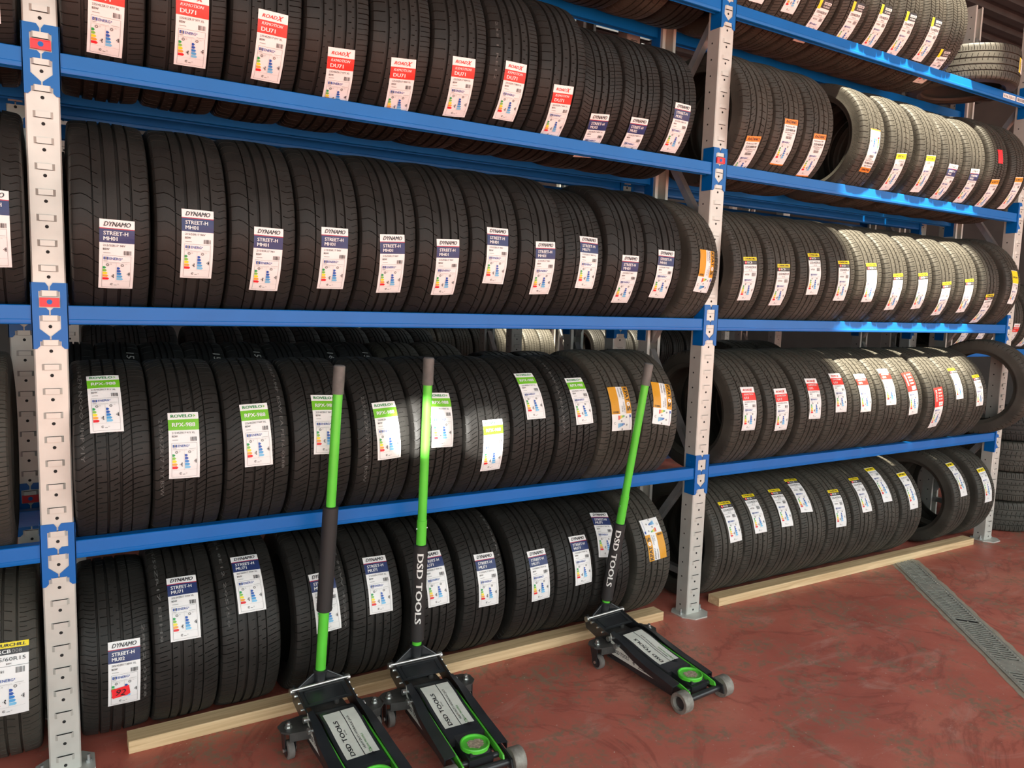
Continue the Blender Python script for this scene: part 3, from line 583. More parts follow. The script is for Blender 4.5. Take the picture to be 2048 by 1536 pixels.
# ------------------------------------------------------------------ tyres on the shelves: (row, number, x, angle of label top, slant, tread, label kind)
TYRES = [
    ('C', 1, 0.169, -8.5, 0.031, 'du', 'roadx235'),
    ('C', 2, 0.406, -6.5, -0.009, 'du', 'roadx235'),
    ('C', 3, 0.647, -7.6, 0.022, 'du', 'roadx235'),
    ('C', 4, 0.889, -19.3, -0.058, 'du', 'roadx235'),
    ('C', 5, 1.119, -17.8, -0.079, 'du', 'roadx225'),
    ('C', 6, 1.353, -9.9, -0.059, 'du', 'roadx225'),
    ('C', 7, 1.571, -6.1, 0.000, 'du', 'roadx225'),
    ('C', 8, 1.808, -14.0, -0.054, 'du', 'roadx225'),
    ('C', 9, 2.031, -22.9, -0.083, 'mu02', 'dyn02'),
    ('C', 10, 2.238, -20.2, -0.033, 'mu02', 'dyn02'),
    ('C', 11, 2.464, -2.5, 0.014, 'mu02', 'dyn02'),
    ('C', 13, 2.943, -21.4, -0.137, 'gen', 'razano'),
    ('C', 14, 3.167, -2.0, -0.000, 'gen', 'razano'),
    ('C', 15, 3.399, -8.9, -0.047, 'gen', 'razano'),
    ('C', 16, 3.843, 6.1, -0.046, 'gen', 'razanoflip'),
    ('C', 17, 4.109, -10.1, -0.142, 'gen', 'yellow'),
    ('C', 18, 4.384, -6.3, -0.076, 'gen', 'yellow'),
    ('C', 19, 4.629, -8.8, 0.053, 'rcb', 'dyn02r'),
    ('C', 20, 4.874, -8.7, -0.054, 'rcb', 'dyn02r'),
    ('C', 21, 5.119, -17.1, -0.201, 'zig', 'amber'),
    ('C', 22, 5.378, -10.0, -0.131, 'zig', 'amber'),
    ('B', 1, 0.180, -0.7, 0.021, 'mh', 'dynmh'),
    ('B', 2, 0.409, 7.8, 0.012, 'mh', 'dynmh'),
    ('B', 3, 0.628, 1.1, 0.021, 'mh', 'dynmh'),
    ('B', 4, 0.855, 4.0, -0.003, 'mh', 'dynmh'),
    ('B', 5, 1.072, 2.7, -0.048, 'mh', 'dynmh'),
    ('B', 6, 1.295, 2.4, -0.042, 'mh', 'dynmh'),
    ('B', 7, 1.507, 12.5, 0.006, 'mh', 'dynmh'),
    ('B', 8, 1.734, 5.8, -0.032, 'mh', 'dynmh'),
    ('B', 9, 1.962, 16.0, 0.025, 'mu71', 'dyn71b'),
    ('B', 10, 2.178, 0.7, 0.004, 'mh', 'dynmh'),
    ('B', 11, 2.382, 6.6, 0.023, 'mh', 'dynmh'),
    ('B', 12, 2.695, 11.6, 0.047, 'gen', 'kpatos'),
    ('B', 13, 2.948, 10.6, -0.030, 'rcb', 'rcb'),
    ('B', 14, 3.191, 6.7, -0.012, 'rcb', 'rcb'),
    ('B', 15, 3.434, 19.1, -0.046, 'rcb', 'rcb'),
    ('B', 16, 3.676, 14.3, -0.020, 'rcb', 'rcb'),
    ('B', 17, 3.921, 14.3, -0.051, 'rcb', 'rcb'),
    ('B', 18, 4.169, 6.0, -0.079, 'rcb', 'rcb'),
    ('B', 19, 4.418, 8.6, -0.114, 'rcb', 'rcb'),
    ('B', 20, 4.671, 1.1, -0.174, 'rcb', 'rcb'),
    ('B', 21, 4.918, 6.0, -0.112, 'rcb', 'rcb'),
    ('B', 22, 5.184, -9.3, -0.228, 'rcb', 'rcb'),
    ('B', 23, 5.498, 18.4, 0.166, 'gen', 'yellowb'),
    ('D', 3, 3.398, -25.1, 0.041, 'zig', 'top'),
    ('D', 4, 3.642, -18.7, -0.023, 'zig', 'top'),
    ('D', 5, 3.860, -13.2, 0.016, 'zig', 'top'),
    ('D', 6, 4.082, -11.3, -0.016, 'zig', 'top'),
    ('D', 7, 4.316, -8.3, 0.020, 'zig', 'top'),
    ('D', 8, 4.509, -30.4, -0.213, 'zig', 'top8'),
    ('A', 1, 0.141, 60.4, -0.013, 'rpx', 'rov215'),
    ('A', 2, 0.363, 30.3, 0.015, 'rpx', 'rov215'),
    ('A', 3, 0.595, 34.1, -0.034, 'rpx', 'rov225'),
    ('A', 4, 0.838, 38.4, 0.034, 'rpx', 'rov225'),
    ('A', 5, 1.070, 31.4, -0.054, 'rpx', 'rov225'),
    ('A', 6, 1.297, 36.7, 0.033, 'rpx', 'rov225'),
    ('A', 7, 1.524, 14.4, -0.032, 'rpx', 'rov225'),
    ('A', 8, 1.731, 52.6, -0.022, 'rpx', 'rov225'),
    ('A', 9, 1.978, 46.1, -0.044, 'rpx', 'rov225'),
    ('A', 10, 2.180, 32.3, -0.004, 'gen', 'kpatos'),
    ('A', 11, 2.428, 34.4, 0.163, 'gen', 'kpatos'),
    ('A', 13, 3.006, 27.3, 0.108, 'gen', 'roadxu'),
    ('A', 14, 3.250, 24.5, 0.020, 'gen', 'roadxu'),
    ('A', 15, 3.513, 33.1, 0.116, 'gen', 'roadxu'),
    ('A', 16, 3.733, 37.7, 0.091, 'gen', 'roadxu'),
    ('A', 17, 3.953, 36.1, 0.040, 'gen', 'roadxu'),
    ('A', 18, 4.193, 41.2, 0.060, 'gen', 'roadxu'),
    ('A', 19, 4.416, 35.9, -0.123, 'gen', 'redlong'),
    ('A', 20, 4.691, 17.2, -0.101, 'gen', 'redlong'),
    ('A', 21, 4.913, 39.1, -0.019, 'gen', 'rcby'),
    ('A', 22, 5.152, 29.5, -0.087, 'gen', 'rcby'),
    ('F', 0, -0.141, 28.5, 0.027, 'gen', 'rcb15'),
    ('F', 1, 0.175, 22.2, 0.022, 'mu02', 'dyn02f'),
    ('F', 2, 0.364, 52.9, 0.011, 'mu71', 'dyn71'),
    ('F', 3, 0.586, 62.4, -0.004, 'mu71', 'dyn71'),
    ('F', 4, 0.852, 40.7, -0.049, 'mu71', 'dyn71c'),
    ('F', 5, 1.065, 46.3, 0.007, 'mu71', 'dyn71c'),
    ('F', 6, 1.306, 43.4, -0.038, 'mu71', 'dyn71c'),
    ('F', 7, 1.541, 35.5, -0.005, 'mu71', 'dyn71c'),
    ('F', 8, 1.801, 31.4, -0.036, 'mu71', 'dyn71c'),
    ('F', 9, 2.033, 37.4, -0.017, 'mu71', 'dyn71c'),
    ('F', 10, 2.190, 55.3, 0.138, 'mu71', 'dyn71c'),
    ('F', 11, 2.467, 40.6, -0.073, 'gen', 'kpatosflip'),
    ('F', 13, 3.013, 47.4, -0.053, 'rcb', 'rcb'),
    ('F', 14, 3.206, 51.3, 0.004, 'rcb', 'rcb'),
    ('F', 15, 3.419, 52.6, 0.051, 'rcb', 'rcb'),
    ('F', 16, 3.605, 62.8, 0.144, 'rcb', 'rcb'),
    ('F', 17, 3.878, 41.9, 0.055, 'rcb', 'rcb'),
    ('F', 18, 4.126, 52.1, -0.004, 'rcb', 'rcb'),
    ('F', 19, 4.327, 60.6, -0.038, 'gen', 'yel2'),
    ('F', 20, 4.581, 48.0, -0.101, 'gen', 'yel2'),
    ('F', 21, 5.151, 51.4, -0.073, 'gen', 'yel2'),
    ('F', 22, 5.452, 38.6, -0.195, 'gen', 'yel2'),
]
DES = dict(roadx='red and white label', roadxu='small red and white label', dyn='navy and white label', rov='green-topped white label', kpatos='orange sideways label', rcb='yellow and black topped label', rcby='yellow-topped torn label',
           razano='orange-topped label', yellow='bright yellow-topped label', amber='amber-topped label', top='yellow-cornered label', redlong='long red and white label', yel='slim yellow-topped label')
ROWN = dict(A='lowest shelf', B='second shelf', C='third shelf', D='top shelf', F='floor')
def row_center(row, R):
    return (0.27, R) if row == 'F' else (0.235, TOP[row] + math.sqrt(R * R - 0.20 ** 2))
LAB_CACHE = {}
def make_label(kind):
    if kind in LAB_CACHE: return LAB_CACHE[kind]
    f = {'roadx235': lambda: L_roadx('DU71', '235/45ZR17 97Y XL'), 'roadx225': lambda: L_roadx('DU71', '225/50ZR17 98W XL'), 'roadxu': lambda: L_roadx('U11', '225/45ZR18 95W XL', 'RXMOTION'),
         'dyn02': lambda: L_dynamo('MU02', '205/45ZR17 88W XL'), 'dyn02r': lambda: L_dynamo('MU02', '225/40ZR18 92W XL'), 'dyn02f': lambda: L_dynamo('MU02', '205/45ZR17 88W XL'), 'dynmh': lambda: L_dynamo('MH01', '215/55R17 94V'),
         'dyn71': lambda: L_dynamo('MU71', '205/50ZR17 93W XL'), 'dyn71b': lambda: L_dynamo('MU71', '215/55ZR17 98W XL'), 'dyn71c': lambda: L_dynamo('MU71', '215/50ZR17 95W XL'),
         'kpatos': L_kpatos, 'kpatosflip': L_kpatos, 'rov215': lambda: L_rovelo('215/45ZR17 91Y XL'), 'rov225': lambda: L_rovelo('225/45ZR17 94Y XL'),
         'rcb': L_rcb, 'rcb15': lambda: L_rcb('185/60R15', '84H', 'RCB008', 0.104, 0.225), 'rcby': lambda: L_rcb('225/45ZR18', '95Y XL', 'RCB008', 0.080, 0.205), 'razano': L_razano, 'razanoflip': L_razano,
         'yellow': lambda: L_yellow(), 'yellowb': lambda: L_yellow(band=0.085), 'amber': lambda: L_yellow(col='amber', word='CITY'), 'yel2': lambda: L_yellow(L=0.238, band=0.028), 'top': L_top, 'top8': L_top, 'redlong': L_redlong}[kind]
    LAB_CACHE[kind] = f(); return LAB_CACHE[kind]
def place_tyre(x, yc, zc, tm, label, group, yaw=0.0, lean=0.0, spin=None, name='tyre'):
    R, W, me = TM[tm]
    o = put(name, me, None, (x, yc, zc), (0, 0, 0))
    o.rotation_euler = (0, lean, yaw)
    tag(o, label, 'tyre', group); return o
SPIN = {}
def spun(tm, k):
    """same tread turned round its axle so neighbours do not line up"""
    R, W, me = TM[tm]; key = (tm, k % 4)
    if key in SPIN: return SPIN[key]
    m2 = me.copy(); a = (0.11, 0.83, 1.71, 2.6)[k % 4]; m2.transform(Matrix.Rotation(a, 4, 'X')); SPIN[key] = m2; return m2
XOFF = {}
XTRA = {('B', 12): (-0.045, 10), ('B', 23): (-0.045, 5), ('C', 16): (0, 4), ('F', 21): (0, 4), ('A', 20): (0, 0)}
count = {("D", "far bay"): 2}
# the label sits a little off the tread centre on many tyres: settle the tyres so that neighbours only touch
XT = {}
for rw in 'ABCDF':
    it = [t for t in TYRES if t[0] == rw and t[2] > 0]; xs = [t[2] - (0.012 if t[2] < 2.85 else 0.0) for t in it]; x0s = list(xs)
    for _ in range(400):
        for i in range(len(xs) - 1):
            need = (TM[it[i][5]][1] + TM[it[i + 1][5]][1]) / 2 * 0.998; g = xs[i + 1] - xs[i]
            if g < need: xs[i] -= (need - g) / 2; xs[i + 1] += (need - g) / 2
        for i in range(len(xs)):
            if (rw, it[i][1]) in XTRA: continue
            xs[i] += (x0s[i] - xs[i]) * 0.02
            for px_ in PX:
                cl = 0.047 + TM[it[i][5]][1] / 2
                if abs(xs[i] - px_) < cl and not (rw in 'B' and it[i][1] > 20): xs[i] = px_ + math.copysign(cl, xs[i] - px_)
    for t, xx in zip(it, xs): XT[(rw, t[1])] = xx
for row, n, x, ptop, slant, tm, lk in TYRES:
    R, W, me = TM[tm]; yc, zc = row_center(row, R); tw = W * 0.425
    lab = make_label(lk); flip = lk.endswith('flip')
    dx, yaw = XTRA.get((row, n), (0, 0)); yaw = math.radians(yaw)
    right = x > 2.85
    # labels are stuck along the tread; most of the slant of the far bay is the tyres leaning on each other
    lean = math.radians(-2.0) if right and row != 'F' else 0.0
    if row == 'C' and n in (16,): lean = 0
    pm = math.radians(ptop) - lab.L / R / 2
    cx = x + dx - R * math.cos(pm) * math.sin(yaw) - R * math.sin(pm) * math.sin(lean)
    bay = 'far bay' if right else 'near bay'
    if x < 0: bay = 'left edge bay'
    key = (row, bay); count[key] = count.get(key, 0) + 1
    d = DES[[k for k in sorted(DES, key=len, reverse=True) if lk.startswith(k)][0]]
    if flip: d = d.replace('label', 'upside-down label')
    where = 'on floor, %s' % bay if row == 'F' else 'on %s, %s' % (ROWN[row], bay)
    text = 'tyre with %s %s, %s from left upright' % (d, where, ORD[count[key]])
    if x < 0: text = 'tyre with yellow and black topped label on floor, left edge of the photo'
    o = bpy.data.objects.new('tyre', spun(tm, n)); COL.objects.link(o); o.location = (cx, yc, zc); o.rotation_euler = (0, lean, yaw)
    tag(o, text, 'tyre', {'F': 'tyres standing on the floor', 'A': 'tyres on the lowest shelf', 'B': 'tyres on the second shelf', 'C': 'tyres on the third shelf', 'D': 'tyres on the top shelf'}[row])
    sl = max(-0.16, min(0.16, slant)) * (0.45 if right else 1.0)
    ox = 0.0
    if (row, n) in XT and (row, n) not in XTRA:
        ox = max(-0.042, min(0.042, x - XT[(row, n)]))
    if x < 0: ox = 0.030
    m = lab.mesh('label_' + lk, R, tw, ox, math.asin(sl), flip, n * 7 + ord(row))
    o.location.x -= ox * math.cos(yaw)
    lo = put('paper_label', m, o, (0, 0, 0), (-pm, 0, 0)); lo['label'] = d
    if lk == 'dyn02f':
        fl = Label(0.056, 0.040); fl.poly([(0, 0.006), (0.052, 0.0), (0.056, 0.030), (0.048, 0.036), (0.004, 0.040)], 'fluo', 6)
        fl.text('92', 0.028, 0.020, 0.022, 'black', 0.0, 0.2, 0.12, align='c', lay=10)
        fm = fl.mesh('fluo', R, tw, ox - 0.012, 0, False, 5); q = put('price_sticker', fm, o, (0, 0, 0), (-(pm - 0.058 / R), 0, 0)); q['label'] = 'fluorescent red sticker with handwritten 92'
    if row == 'C' and n == 21:
        fm = L_plainred().mesh('fluo', R, tw, 0.0, 0, False, 5); q = put('price_sticker', fm, o, (0, 0, 0), (-0.12, 0, 0)); q['label'] = 'plain fluorescent red sticker'
    pr = {('A', 1): ('BSW EA PE16 RE70 NOOO UHP 91Y', -0.084, 0.9, 0.52), ('A', 2): ('215/45ZR17 91Y BSW', -0.082, 0.05, 0.26), ('A', 3): ('RE70 225/45ZR17 UHP: BSW EA PE16 0388', 0.082, 0.8, 0.60), ('A', 5): ('225/45ZR17 UHP: BSW', -0.070, 0.10, 0.34),
          ('A', 9): ('225/45ZR17 94Y BSW EA PE16 RE70', -0.082, 0.9, 0.56), ('F', 2): ('205/50ZR17 EEH8', -0.078, 0.9, 0.42), ('F', 3): ('EE4 8E12 205/50', -0.076, 0.9, 0.40), ('F', 4): ('215/50ZR17 95W 42020', 0.082, 0.9, 0.56), ('F', 1): ('2882 0388', 0.082, 0.1, 0.26),
          ('F', 13): ('RE80 225/40ZR18 3342', -0.088, 0.1, 0.40), ('B', 13): ('BSW RE10 225', -0.086, 0.5, 0.30), ('B', 14): ('225/40ZR18', -0.086, 0.1, 0.26), ('C', 7): ('235 1 RE12', -0.080, 0.0, 0.22), ('F', 7): ('215/50ZR17', 0.084, 0.9, 0.30)}.get((row, n))
    if pr:
        q = wrap_text('moulded_print', pr[0], R, tw, pr[1], 0.011 if row == 'A' else 0.009, pr[2], pr[3], MOULD, 0.0, o)

def plain(x, row, tm, label, group, yaw=0, lean=0, k=0):
    R, W, me = TM[tm]; yc, zc = row_center(row, R)
    o = bpy.data.objects.new('tyre', spun(tm, k)); COL.objects.link(o); o.location = (x, yc, zc); o.rotation_euler = (0, math.radians(lean), math.radians(yaw)); tag(o, label, 'tyre', group); return o
# tyres of the bay at the left edge of the photo
o = plain(-0.165, 'B', 'mh', 'tyre on second shelf at the left edge of the photo, navy and white label', 'tyres on the second shelf')
q = put('paper_label', make_label('dynmh').mesh('label_b0', 0.333, 0.096, 0.028, 0.0), o, (0, 0, 0), (-math.radians(-9.5), 0, 0)); q['label'] = 'navy and white label'
o = plain(-0.172, 'C', 'du', 'tyre on third shelf at the left edge of the photo, label mostly cut off', 'tyres on the third shelf')
q = put('paper_label', make_label('roadx235').mesh('label_c0', 0.328, 0.098, 0.030, 0.0), o, (0, 0, 0), (-math.radians(-21), 0, 0)); q['label'] = 'red and white label'
plain(-0.225, 'A', 'zig', 'unlabelled dark tyre on lowest shelf at the left edge of the photo', 'tyres on the lowest shelf')
# last tyre of the lowest shelf, hole towards us
o = plain(5.405, 'A', 'gen', 'unlabelled tyre at the end of lowest shelf, far bay, its open hole showing', 'tyres on the lowest shelf', 12)
o.location = (5.475, 0.09, 1.088)
# top shelf: only undersides show over the near bay
for i, x in enumerate((0.78, 1.01, 1.24, 1.47, 1.70, 1.93, 2.16, 2.39, 2.62)):
    plain(x, 'D', 'gen' if i % 2 else 'du', 'underside of a tyre on top shelf, near bay, %s from middle upright' % ORD[9 - i], 'tyres on the top shelf', 0, 0, i)
for i, x in enumerate((2.945, 3.170)):
    o = plain(x, 'D', 'zig', 'tyre on top shelf, far bay, %s from left upright' % ORD[i + 1], 'tyres on the top shelf', 0, -2, i)
    q = put('paper_label', make_label('top').mesh('label_d', 0.330, 0.0986, 0.0, 0.0), o, (0, 0, 0), (-math.radians(-24), 0, 0))
# flat-lying tyre at the end of the top shelf
R, W, me = TM['gen']
o = bpy.data.objects.new('tyre', spun('gen', 2)); COL.objects.link(o); o.location = (5.115, 0.20, TOP['D'] + W / 2); o.rotation_euler = (0, -PI / 2, 0); tag(o, 'tyre lying flat at the right end of the top shelf with crumpled label', 'tyre', 'tyres on the top shelf')
lb = L_yellow(L=0.19); m = lb.mesh('label_flat', R, W * 0.425, 0.0, 0, False, 2); q = put('paper_label', m, o, (0, 0, 0), (0.44, 0, 0)); q['label'] = 'crumpled white and yellow label'

# ------------------------------------------------------------------ racks and tyres further back
TIN = 0
def back_rack(y, xs, tops, ylab):
    for i, x in enumerate(xs): upright(x, y, 'galvanised upright of the %s, %s from left' % (ylab, ORD[i + 1]))
    for li, tz in enumerate(tops):
        for i in range(len(xs) - 1):
            for fr in (True, False):
                beam(xs[i], xs[i + 1], y + (0 if fr else 0.48), 'A', fr, '%s blue rail, %s level, bay %s, of the %s' % ('front' if fr else 'back', ['lowest', 'second', 'third', 'top'][li], ['one', 'two', 'three', 'four'][i], ylab), topz=tz)
back_rack(0.585, [-2.865, -0.085, 2.695, 5.475], [0.770, 1.515, 2.238], 'rack directly behind')
back_rack(1.95, [0.08, 2.86, 5.64], [0.785, 1.56], 'rack two rows back')
back_rack(5.3, [3.0, 5.78, 8.56], [0.70, 1.75], 'farthest rack')
def back_tyre(x, y, tz, tm, k, label, group):
    R, W, me = TM[tm]; o = bpy.data.objects.new('tyre', spun(tm, k)); COL.objects.link(o); o.location = (x, y + 0.24, tz + math.sqrt(R * R - 0.20 ** 2)); o.rotation_euler = (0, 0, random.uniform(-0.03, 0.03)); tag(o, label, 'tyre', group); return o
G1 = 'narrow tyres on the rack directly behind'
marks = {2: '155', 4: '15', 5: '155', 7: '16', 8: '15'}
for i in range(8):
    lb = 'narrow tyre on lowest level of rack directly behind, %s from left' % ORD[i + 1]
    o = back_tyre(0.062 + i * 0.1640, 0.60, 0.770, 'small', i, lb, G1)
    if i + 1 in marks:
        q = wrap_text('chalk_mark', marks[i + 1], 0.325, 0.068, 0.045, 0.028, 1.0, 0.055 * len(marks[i + 1]) / 2.2, CHALK, 0.0, o); q['label'] = 'hand-chalked number'
for i, (x_, t_) in enumerate(((1.42, 'gen'), (1.65, 'gen'), (2.02, 'mu02'), (2.25, 'mu02'))): back_tyre(x_, 0.585, 0.770, t_, i, 'wide tyre in the rack directly behind, near bay, lowest level, %s of four' % ORD[i + 1], 'wide tyres on the rack directly behind, near bay')
for i in range(2): back_tyre(3.80 + i * 0.235, 0.585, 0.770, 'zig', i, 'grey-lit tyre top showing behind the lowest shelf of the far bay, %s of two' % ORD[i + 1], 'tyres on the rack directly behind, far bay')
for i in range(9): back_tyre(0.10 + i * 0.168, 0.585, 1.515, 'small', i, 'narrow tyre on second level of rack directly behind, %s from left' % ORD[i + 1], 'tyres on the second level of the rack directly behind')
for i in range(5): back_tyre(4.32 + i * 0.235, 0.585, 1.515, 'rcb', i, 'tyre on second level of rack directly behind, %s of five at far end' % ORD[i + 1], 'tyres on the second level of the rack directly behind, far end')
for i in range(13): back_tyre(0.22 + i * 0.157 + (0.05 if i > 2 else 0), 1.95, 0.785, 'small', i, 'narrow tyre on lowest level of rack two rows back, %s from left' % ORD[i + 1], 'narrow tyres on the rack two rows back')
for i in range(9): back_tyre(3.45 + i * 0.235, 5.3, 0.70, 'gen', i, 'sunlit tyre on the farthest rack, %s from its left end' % ORD[i + 1], 'sunlit tyres on the farthest rack')
for i in range(9): back_tyre(6.15 + i * 0.235, 5.3, 0.70, 'mu71', i, 'tyre on the right bay of the farthest rack, %s from its left end' % ORD[i + 1], 'sunlit tyres on the farthest rack')

for i in range(6):
    o = back_tyre(6.05 + i * 0.245, 0.585, 1.30, ('gen', 'rcb')[i % 2], i, 'tyre standing beyond the far upright, %s from that upright' % ORD[i + 1], 'tyres standing beyond the far upright')
    q = put('paper_label', make_label('roadxu').mesh('label_b%d' % i, *(TM[('gen', 'rcb')[i % 2]][0],), TM[('gen', 'rcb')[i % 2]][1] * 0.425, 0.0, 0.0), o, (0, 0, 0), (0.45, 0, 0)); q['label'] = 'red and white label'
upright(5.86, 0.585, 'galvanised upright beyond the far upright, behind the flat tyre stack'); upright(8.64, 0.585, 'galvanised upright at the far right end, out past the tyre stack')
for fr in (True, False): beam(5.86, 8.64, 0.585 + (0 if fr else 0.48), 'A', fr, '%s blue beam carrying the standing tyres beyond the far upright' % ('front' if fr else 'back'), topz=1.30)
# stack of lying tyres right of the far upright
R, W, me = TM['gen']
z = 0.0
for i in range(4):
    tm = ('gen', 'rcb', 'gen', 'mu71')[i]; R, W, me = TM[tm]
    o = bpy.data.objects.new('tyre', spun(tm, i)); COL.objects.link(o); o.location = (6.17 + 0.012 * math.sin(i * 2.1), 0.26 + 0.01 * math.cos(i * 1.7), z + W / 2); o.rotation_euler = (0, -PI / 2, 0.4 * i)
    tag(o, 'tyre lying flat in the stack past the far upright, %s from the floor' % ORD[i + 1], 'tyre', 'tyres stacked flat past the far upright'); z += W - 0.002

# ------------------------------------------------------------------ building
WALL = mat('rendered_wall', (0.13, 0.125, 0.12), 0.8, noise=0.2, nscale=3)
CEIL = mat('dark_sheet_metal', (0.055, 0.06, 0.065), 0.55, metal=0.2, noise=0.3, nscale=4)
STEEL = mat('dark_roof_steel', (0.05, 0.05, 0.055), 0.5)
b = MB(); b.use(FLOOR); b.add([(-8, -9, 0), (13, -9, 0), (13, 9, 0), (-8, 9, 0)], [(0, 1, 2, 3)]); struct(b.build('floor', angle=0))
YARD = mat('yard_concrete', (0.13, 0.125, 0.12), 0.85, noise=0.2, nscale=2)
b = MB(); b.use(YARD); b.add([(-30, -45, -0.02), (35, -45, -0.02), (35, -9, -0.02), (-30, -9, -0.02)], [(0, 1, 2, 3)]); struct(b.build('yard_ground_1', angle=0))  # unseen concrete yard outside the open front, bounces daylight inside
def corr(b, x0, x1, y0, y1, z, p=0.25, h=0.045):
    """corrugated sheet, ribs along x"""
    n = int(round((y1 - y0) / (p / 4))); 
    ys = []; zs = []; y = y0
    pr = [(0, 0), (0.40, 0), (0.52, h), (0.88, h)]
    k = 0
    while True:
        yy = y0 + (k // 4 + pr[k % 4][0]) * p
        if yy >= y1: break
        ys.append(yy); zs.append(z + pr[k % 4][1]); k += 1
    ys.append(y1); zs.append(z)
    vs = []
    for yy, zz in zip(ys, zs): vs += [(x0, yy, zz), (x1, yy, zz)]
    fs = [(2 * i, 2 * i + 1, 2 * i + 3, 2 * i + 2) for i in range(len(ys) - 1)]
    b.add(vs, fs)
ZC = 5.0
SKX = (3.46, 4.87); SKY = (-1.64, -0.40)
b = MB(); b.use(CEIL)
corr(b, -8, SKX[0], -6, 9, ZC); corr(b, SKX[1], 13, -6, 3.6, ZC); corr(b, SKX[0], SKX[1], -6, SKY[0], ZC); corr(b, SKX[0], 4.3, SKY[1], 9, ZC)
corr(b, 4.3, SKX[1], SKY[1], 3.6, ZC); corr(b, 4.3, 6.8, 5.3, 9, ZC); corr(b, 6.8, 13, 3.6, 9, ZC)
struct(b.build('ceiling', angle=0))
b = MB(); b.use(STEEL)
for x in (SKX[0], SKX[1]): b.box(x - 0.03, x + 0.03, SKY[0], SKY[1], ZC - 0.02, ZC + 0.2)
for y in SKY: b.box(SKX[0], SKX[1], y - 0.03, y + 0.03, ZC - 0.02, ZC + 0.2)
struct(b.build('window_1', angle=0))
b = MB(); b.use(STEEL)
b.box(4.3, 6.8, 4.3, 4.42, ZC - 0.1, ZC + 0.1); b.box(5.6, 5.7, 3.6, 5.3, ZC - 0.1, ZC + 0.1); b.box(4.27, 4.33, 3.6, 5.3, ZC, ZC + .15); b.box(6.77, 6.83, 3.6, 5.3, ZC, ZC + .15); b.box(4.3, 6.8, 3.57, 3.63, ZC, ZC + .15); b.box(4.3, 6.8, 5.27, 5.33, ZC, ZC + .15)
struct(b.build('window_2', angle=0))
for nm, bx in (('wall_back', (-8, 13, 9, 9.2, 0, ZC + 0.1)), ('wall_left', (-8.2, -8, -6, 9, 0, ZC + 0.1)), ('wall_right', (13, 13.2, -6, 9, 0, ZC + 0.1))):
    b = MB(); b.use(WALL); b.box(*bx); struct(b.build(nm, angle=0))

# ------------------------------------------------------------------ timber stops on the floor
def timber(x0, x1, y0, y1, h, label, rz=0):
    b = MB(); b.use(WOOD); L = x1 - x0; c = 0.002
    b.prism([(c, 0), (y1 - y0 - c, 0), (y1 - y0, c), (y1 - y0, h - c), (y1 - y0 - c, h), (c, h), (0, h - c), (0, c)], 'x', 0, L)
    return tag(b.build('timber_batten', None, (x0, y0, 0), (0, 0, rz)), label, 'wooden batten')
timber(0.185, 2.590, 0.012, 0.090, 0.045, 'long pine batten on the floor in front of near bay tyres, behind the jacks')
o = timber(2.975, 5.400, 0.008, 0.086, 0.045, 'long pine batten on the red floor in front of the far bay tyres', math.radians(-0.6))

# ------------------------------------------------------------------ drain channel
DR = mat('drain_grating_steel', (0.34, 0.33, 0.29), 0.5, metal=0.3, noise=0.35, nscale=25)
CEM = mat('drain_cement_edge', (0.33, 0.28, 0.22), 0.85, noise=0.25, nscale=20, bump=0.2, bscale=60)
A0 = Vector((4.640, 0.03, 0)); A1 = Vector((3.30, -1.55, 0)); dd = (A1 - A0).normalized(); ln = 3.4
ang = math.atan2(dd.y, dd.x)
root = empty('drain_channel', A0, ang); tag(root, 'narrow slotted steel drain grating set diagonally in the red floor', 'drain')
W2 = 0.066
b = MB(); b.use(CEM)
n = 60
for s in (-1, 1):
    vs = []; r = random.Random(4 + s)
    for i in range(n + 1):
        x = ln * i / n; w = W2 + 0.010 + 0.016 + 0.012 * r.random()
        vs += [(x, s * (W2 + 0.006), 0.0016), (x, s * w, 0.0008)]
    b.add(vs, [((2 * i, 2 * i + 1, 2 * i + 3, 2 * i + 2) if s < 0 else (2 * i, 2 * i + 2, 2 * i + 3, 2 * i + 1)) for i in range(n)])
b.build('cement_edge', root, angle=0)
b = MB(); b.use(DR)
for s in (-1, 1): b.box(0, ln, min(s * W2, s * (W2 + 0.009)), max(s * W2, s * (W2 + 0.009)), 0.0004, 0.0052)
b.build('channel_rim', root)
b = MB(); b.use(HOLE_SHADE); b.box(0, ln, -W2, W2, 0.0004, 0.0008); b.build('channel_shade', root)  # black sheet paints the dark below the slots; no channel is sunk
seg = 0.0
gi = 0
while seg < ln - 0.1:
    L = min(0.98, ln - seg); b = MB(); b.use(DR)
    for s in (-1, 1): b.box(0, L - 0.006, min(s * (W2 - 0.016), s * (W2 - 0.001)), max(s * (W2 - 0.016), s * (W2 - 0.001)), 0.001, 0.0050)
    x = 0.012; k = 0
    while x < L - 0.03:
        if 0.44 < x < 0.54: b.box(x, x + 0.026, -(W2 - 0.016), W2 - 0.016, 0.001, 0.0050)
        else:
            o2 = 0.018
            b.add([(x, -(W2 - 0.016), 0.005), (x + 0.010, -(W2 - 0.016), 0.005), (x + 0.010 + o2, W2 - 0.016, 0.005), (x + o2, W2 - 0.016, 0.005),
                   (x, -(W2 - 0.016), 0.001), (x + 0.010, -(W2 - 0.016), 0.001), (x + 0.010 + o2, W2 - 0.016, 0.001), (x + o2, W2 - 0.016, 0.001)], [(0, 1, 2, 3), (4, 5, 1, 0), (7, 3, 2, 6), (0, 3, 7, 4), (1, 5, 6, 2)])
        for yy in (-(W2 - 0.009), W2 - 0.009, 0.0): b.box(x + 0.002, x + 0.008, yy - 0.003, yy + 0.003, 0.005, 0.0068)
        x += 0.026; k += 1
    b.build('grating', root, (seg, 0, 0), angle=0); seg += 0.98

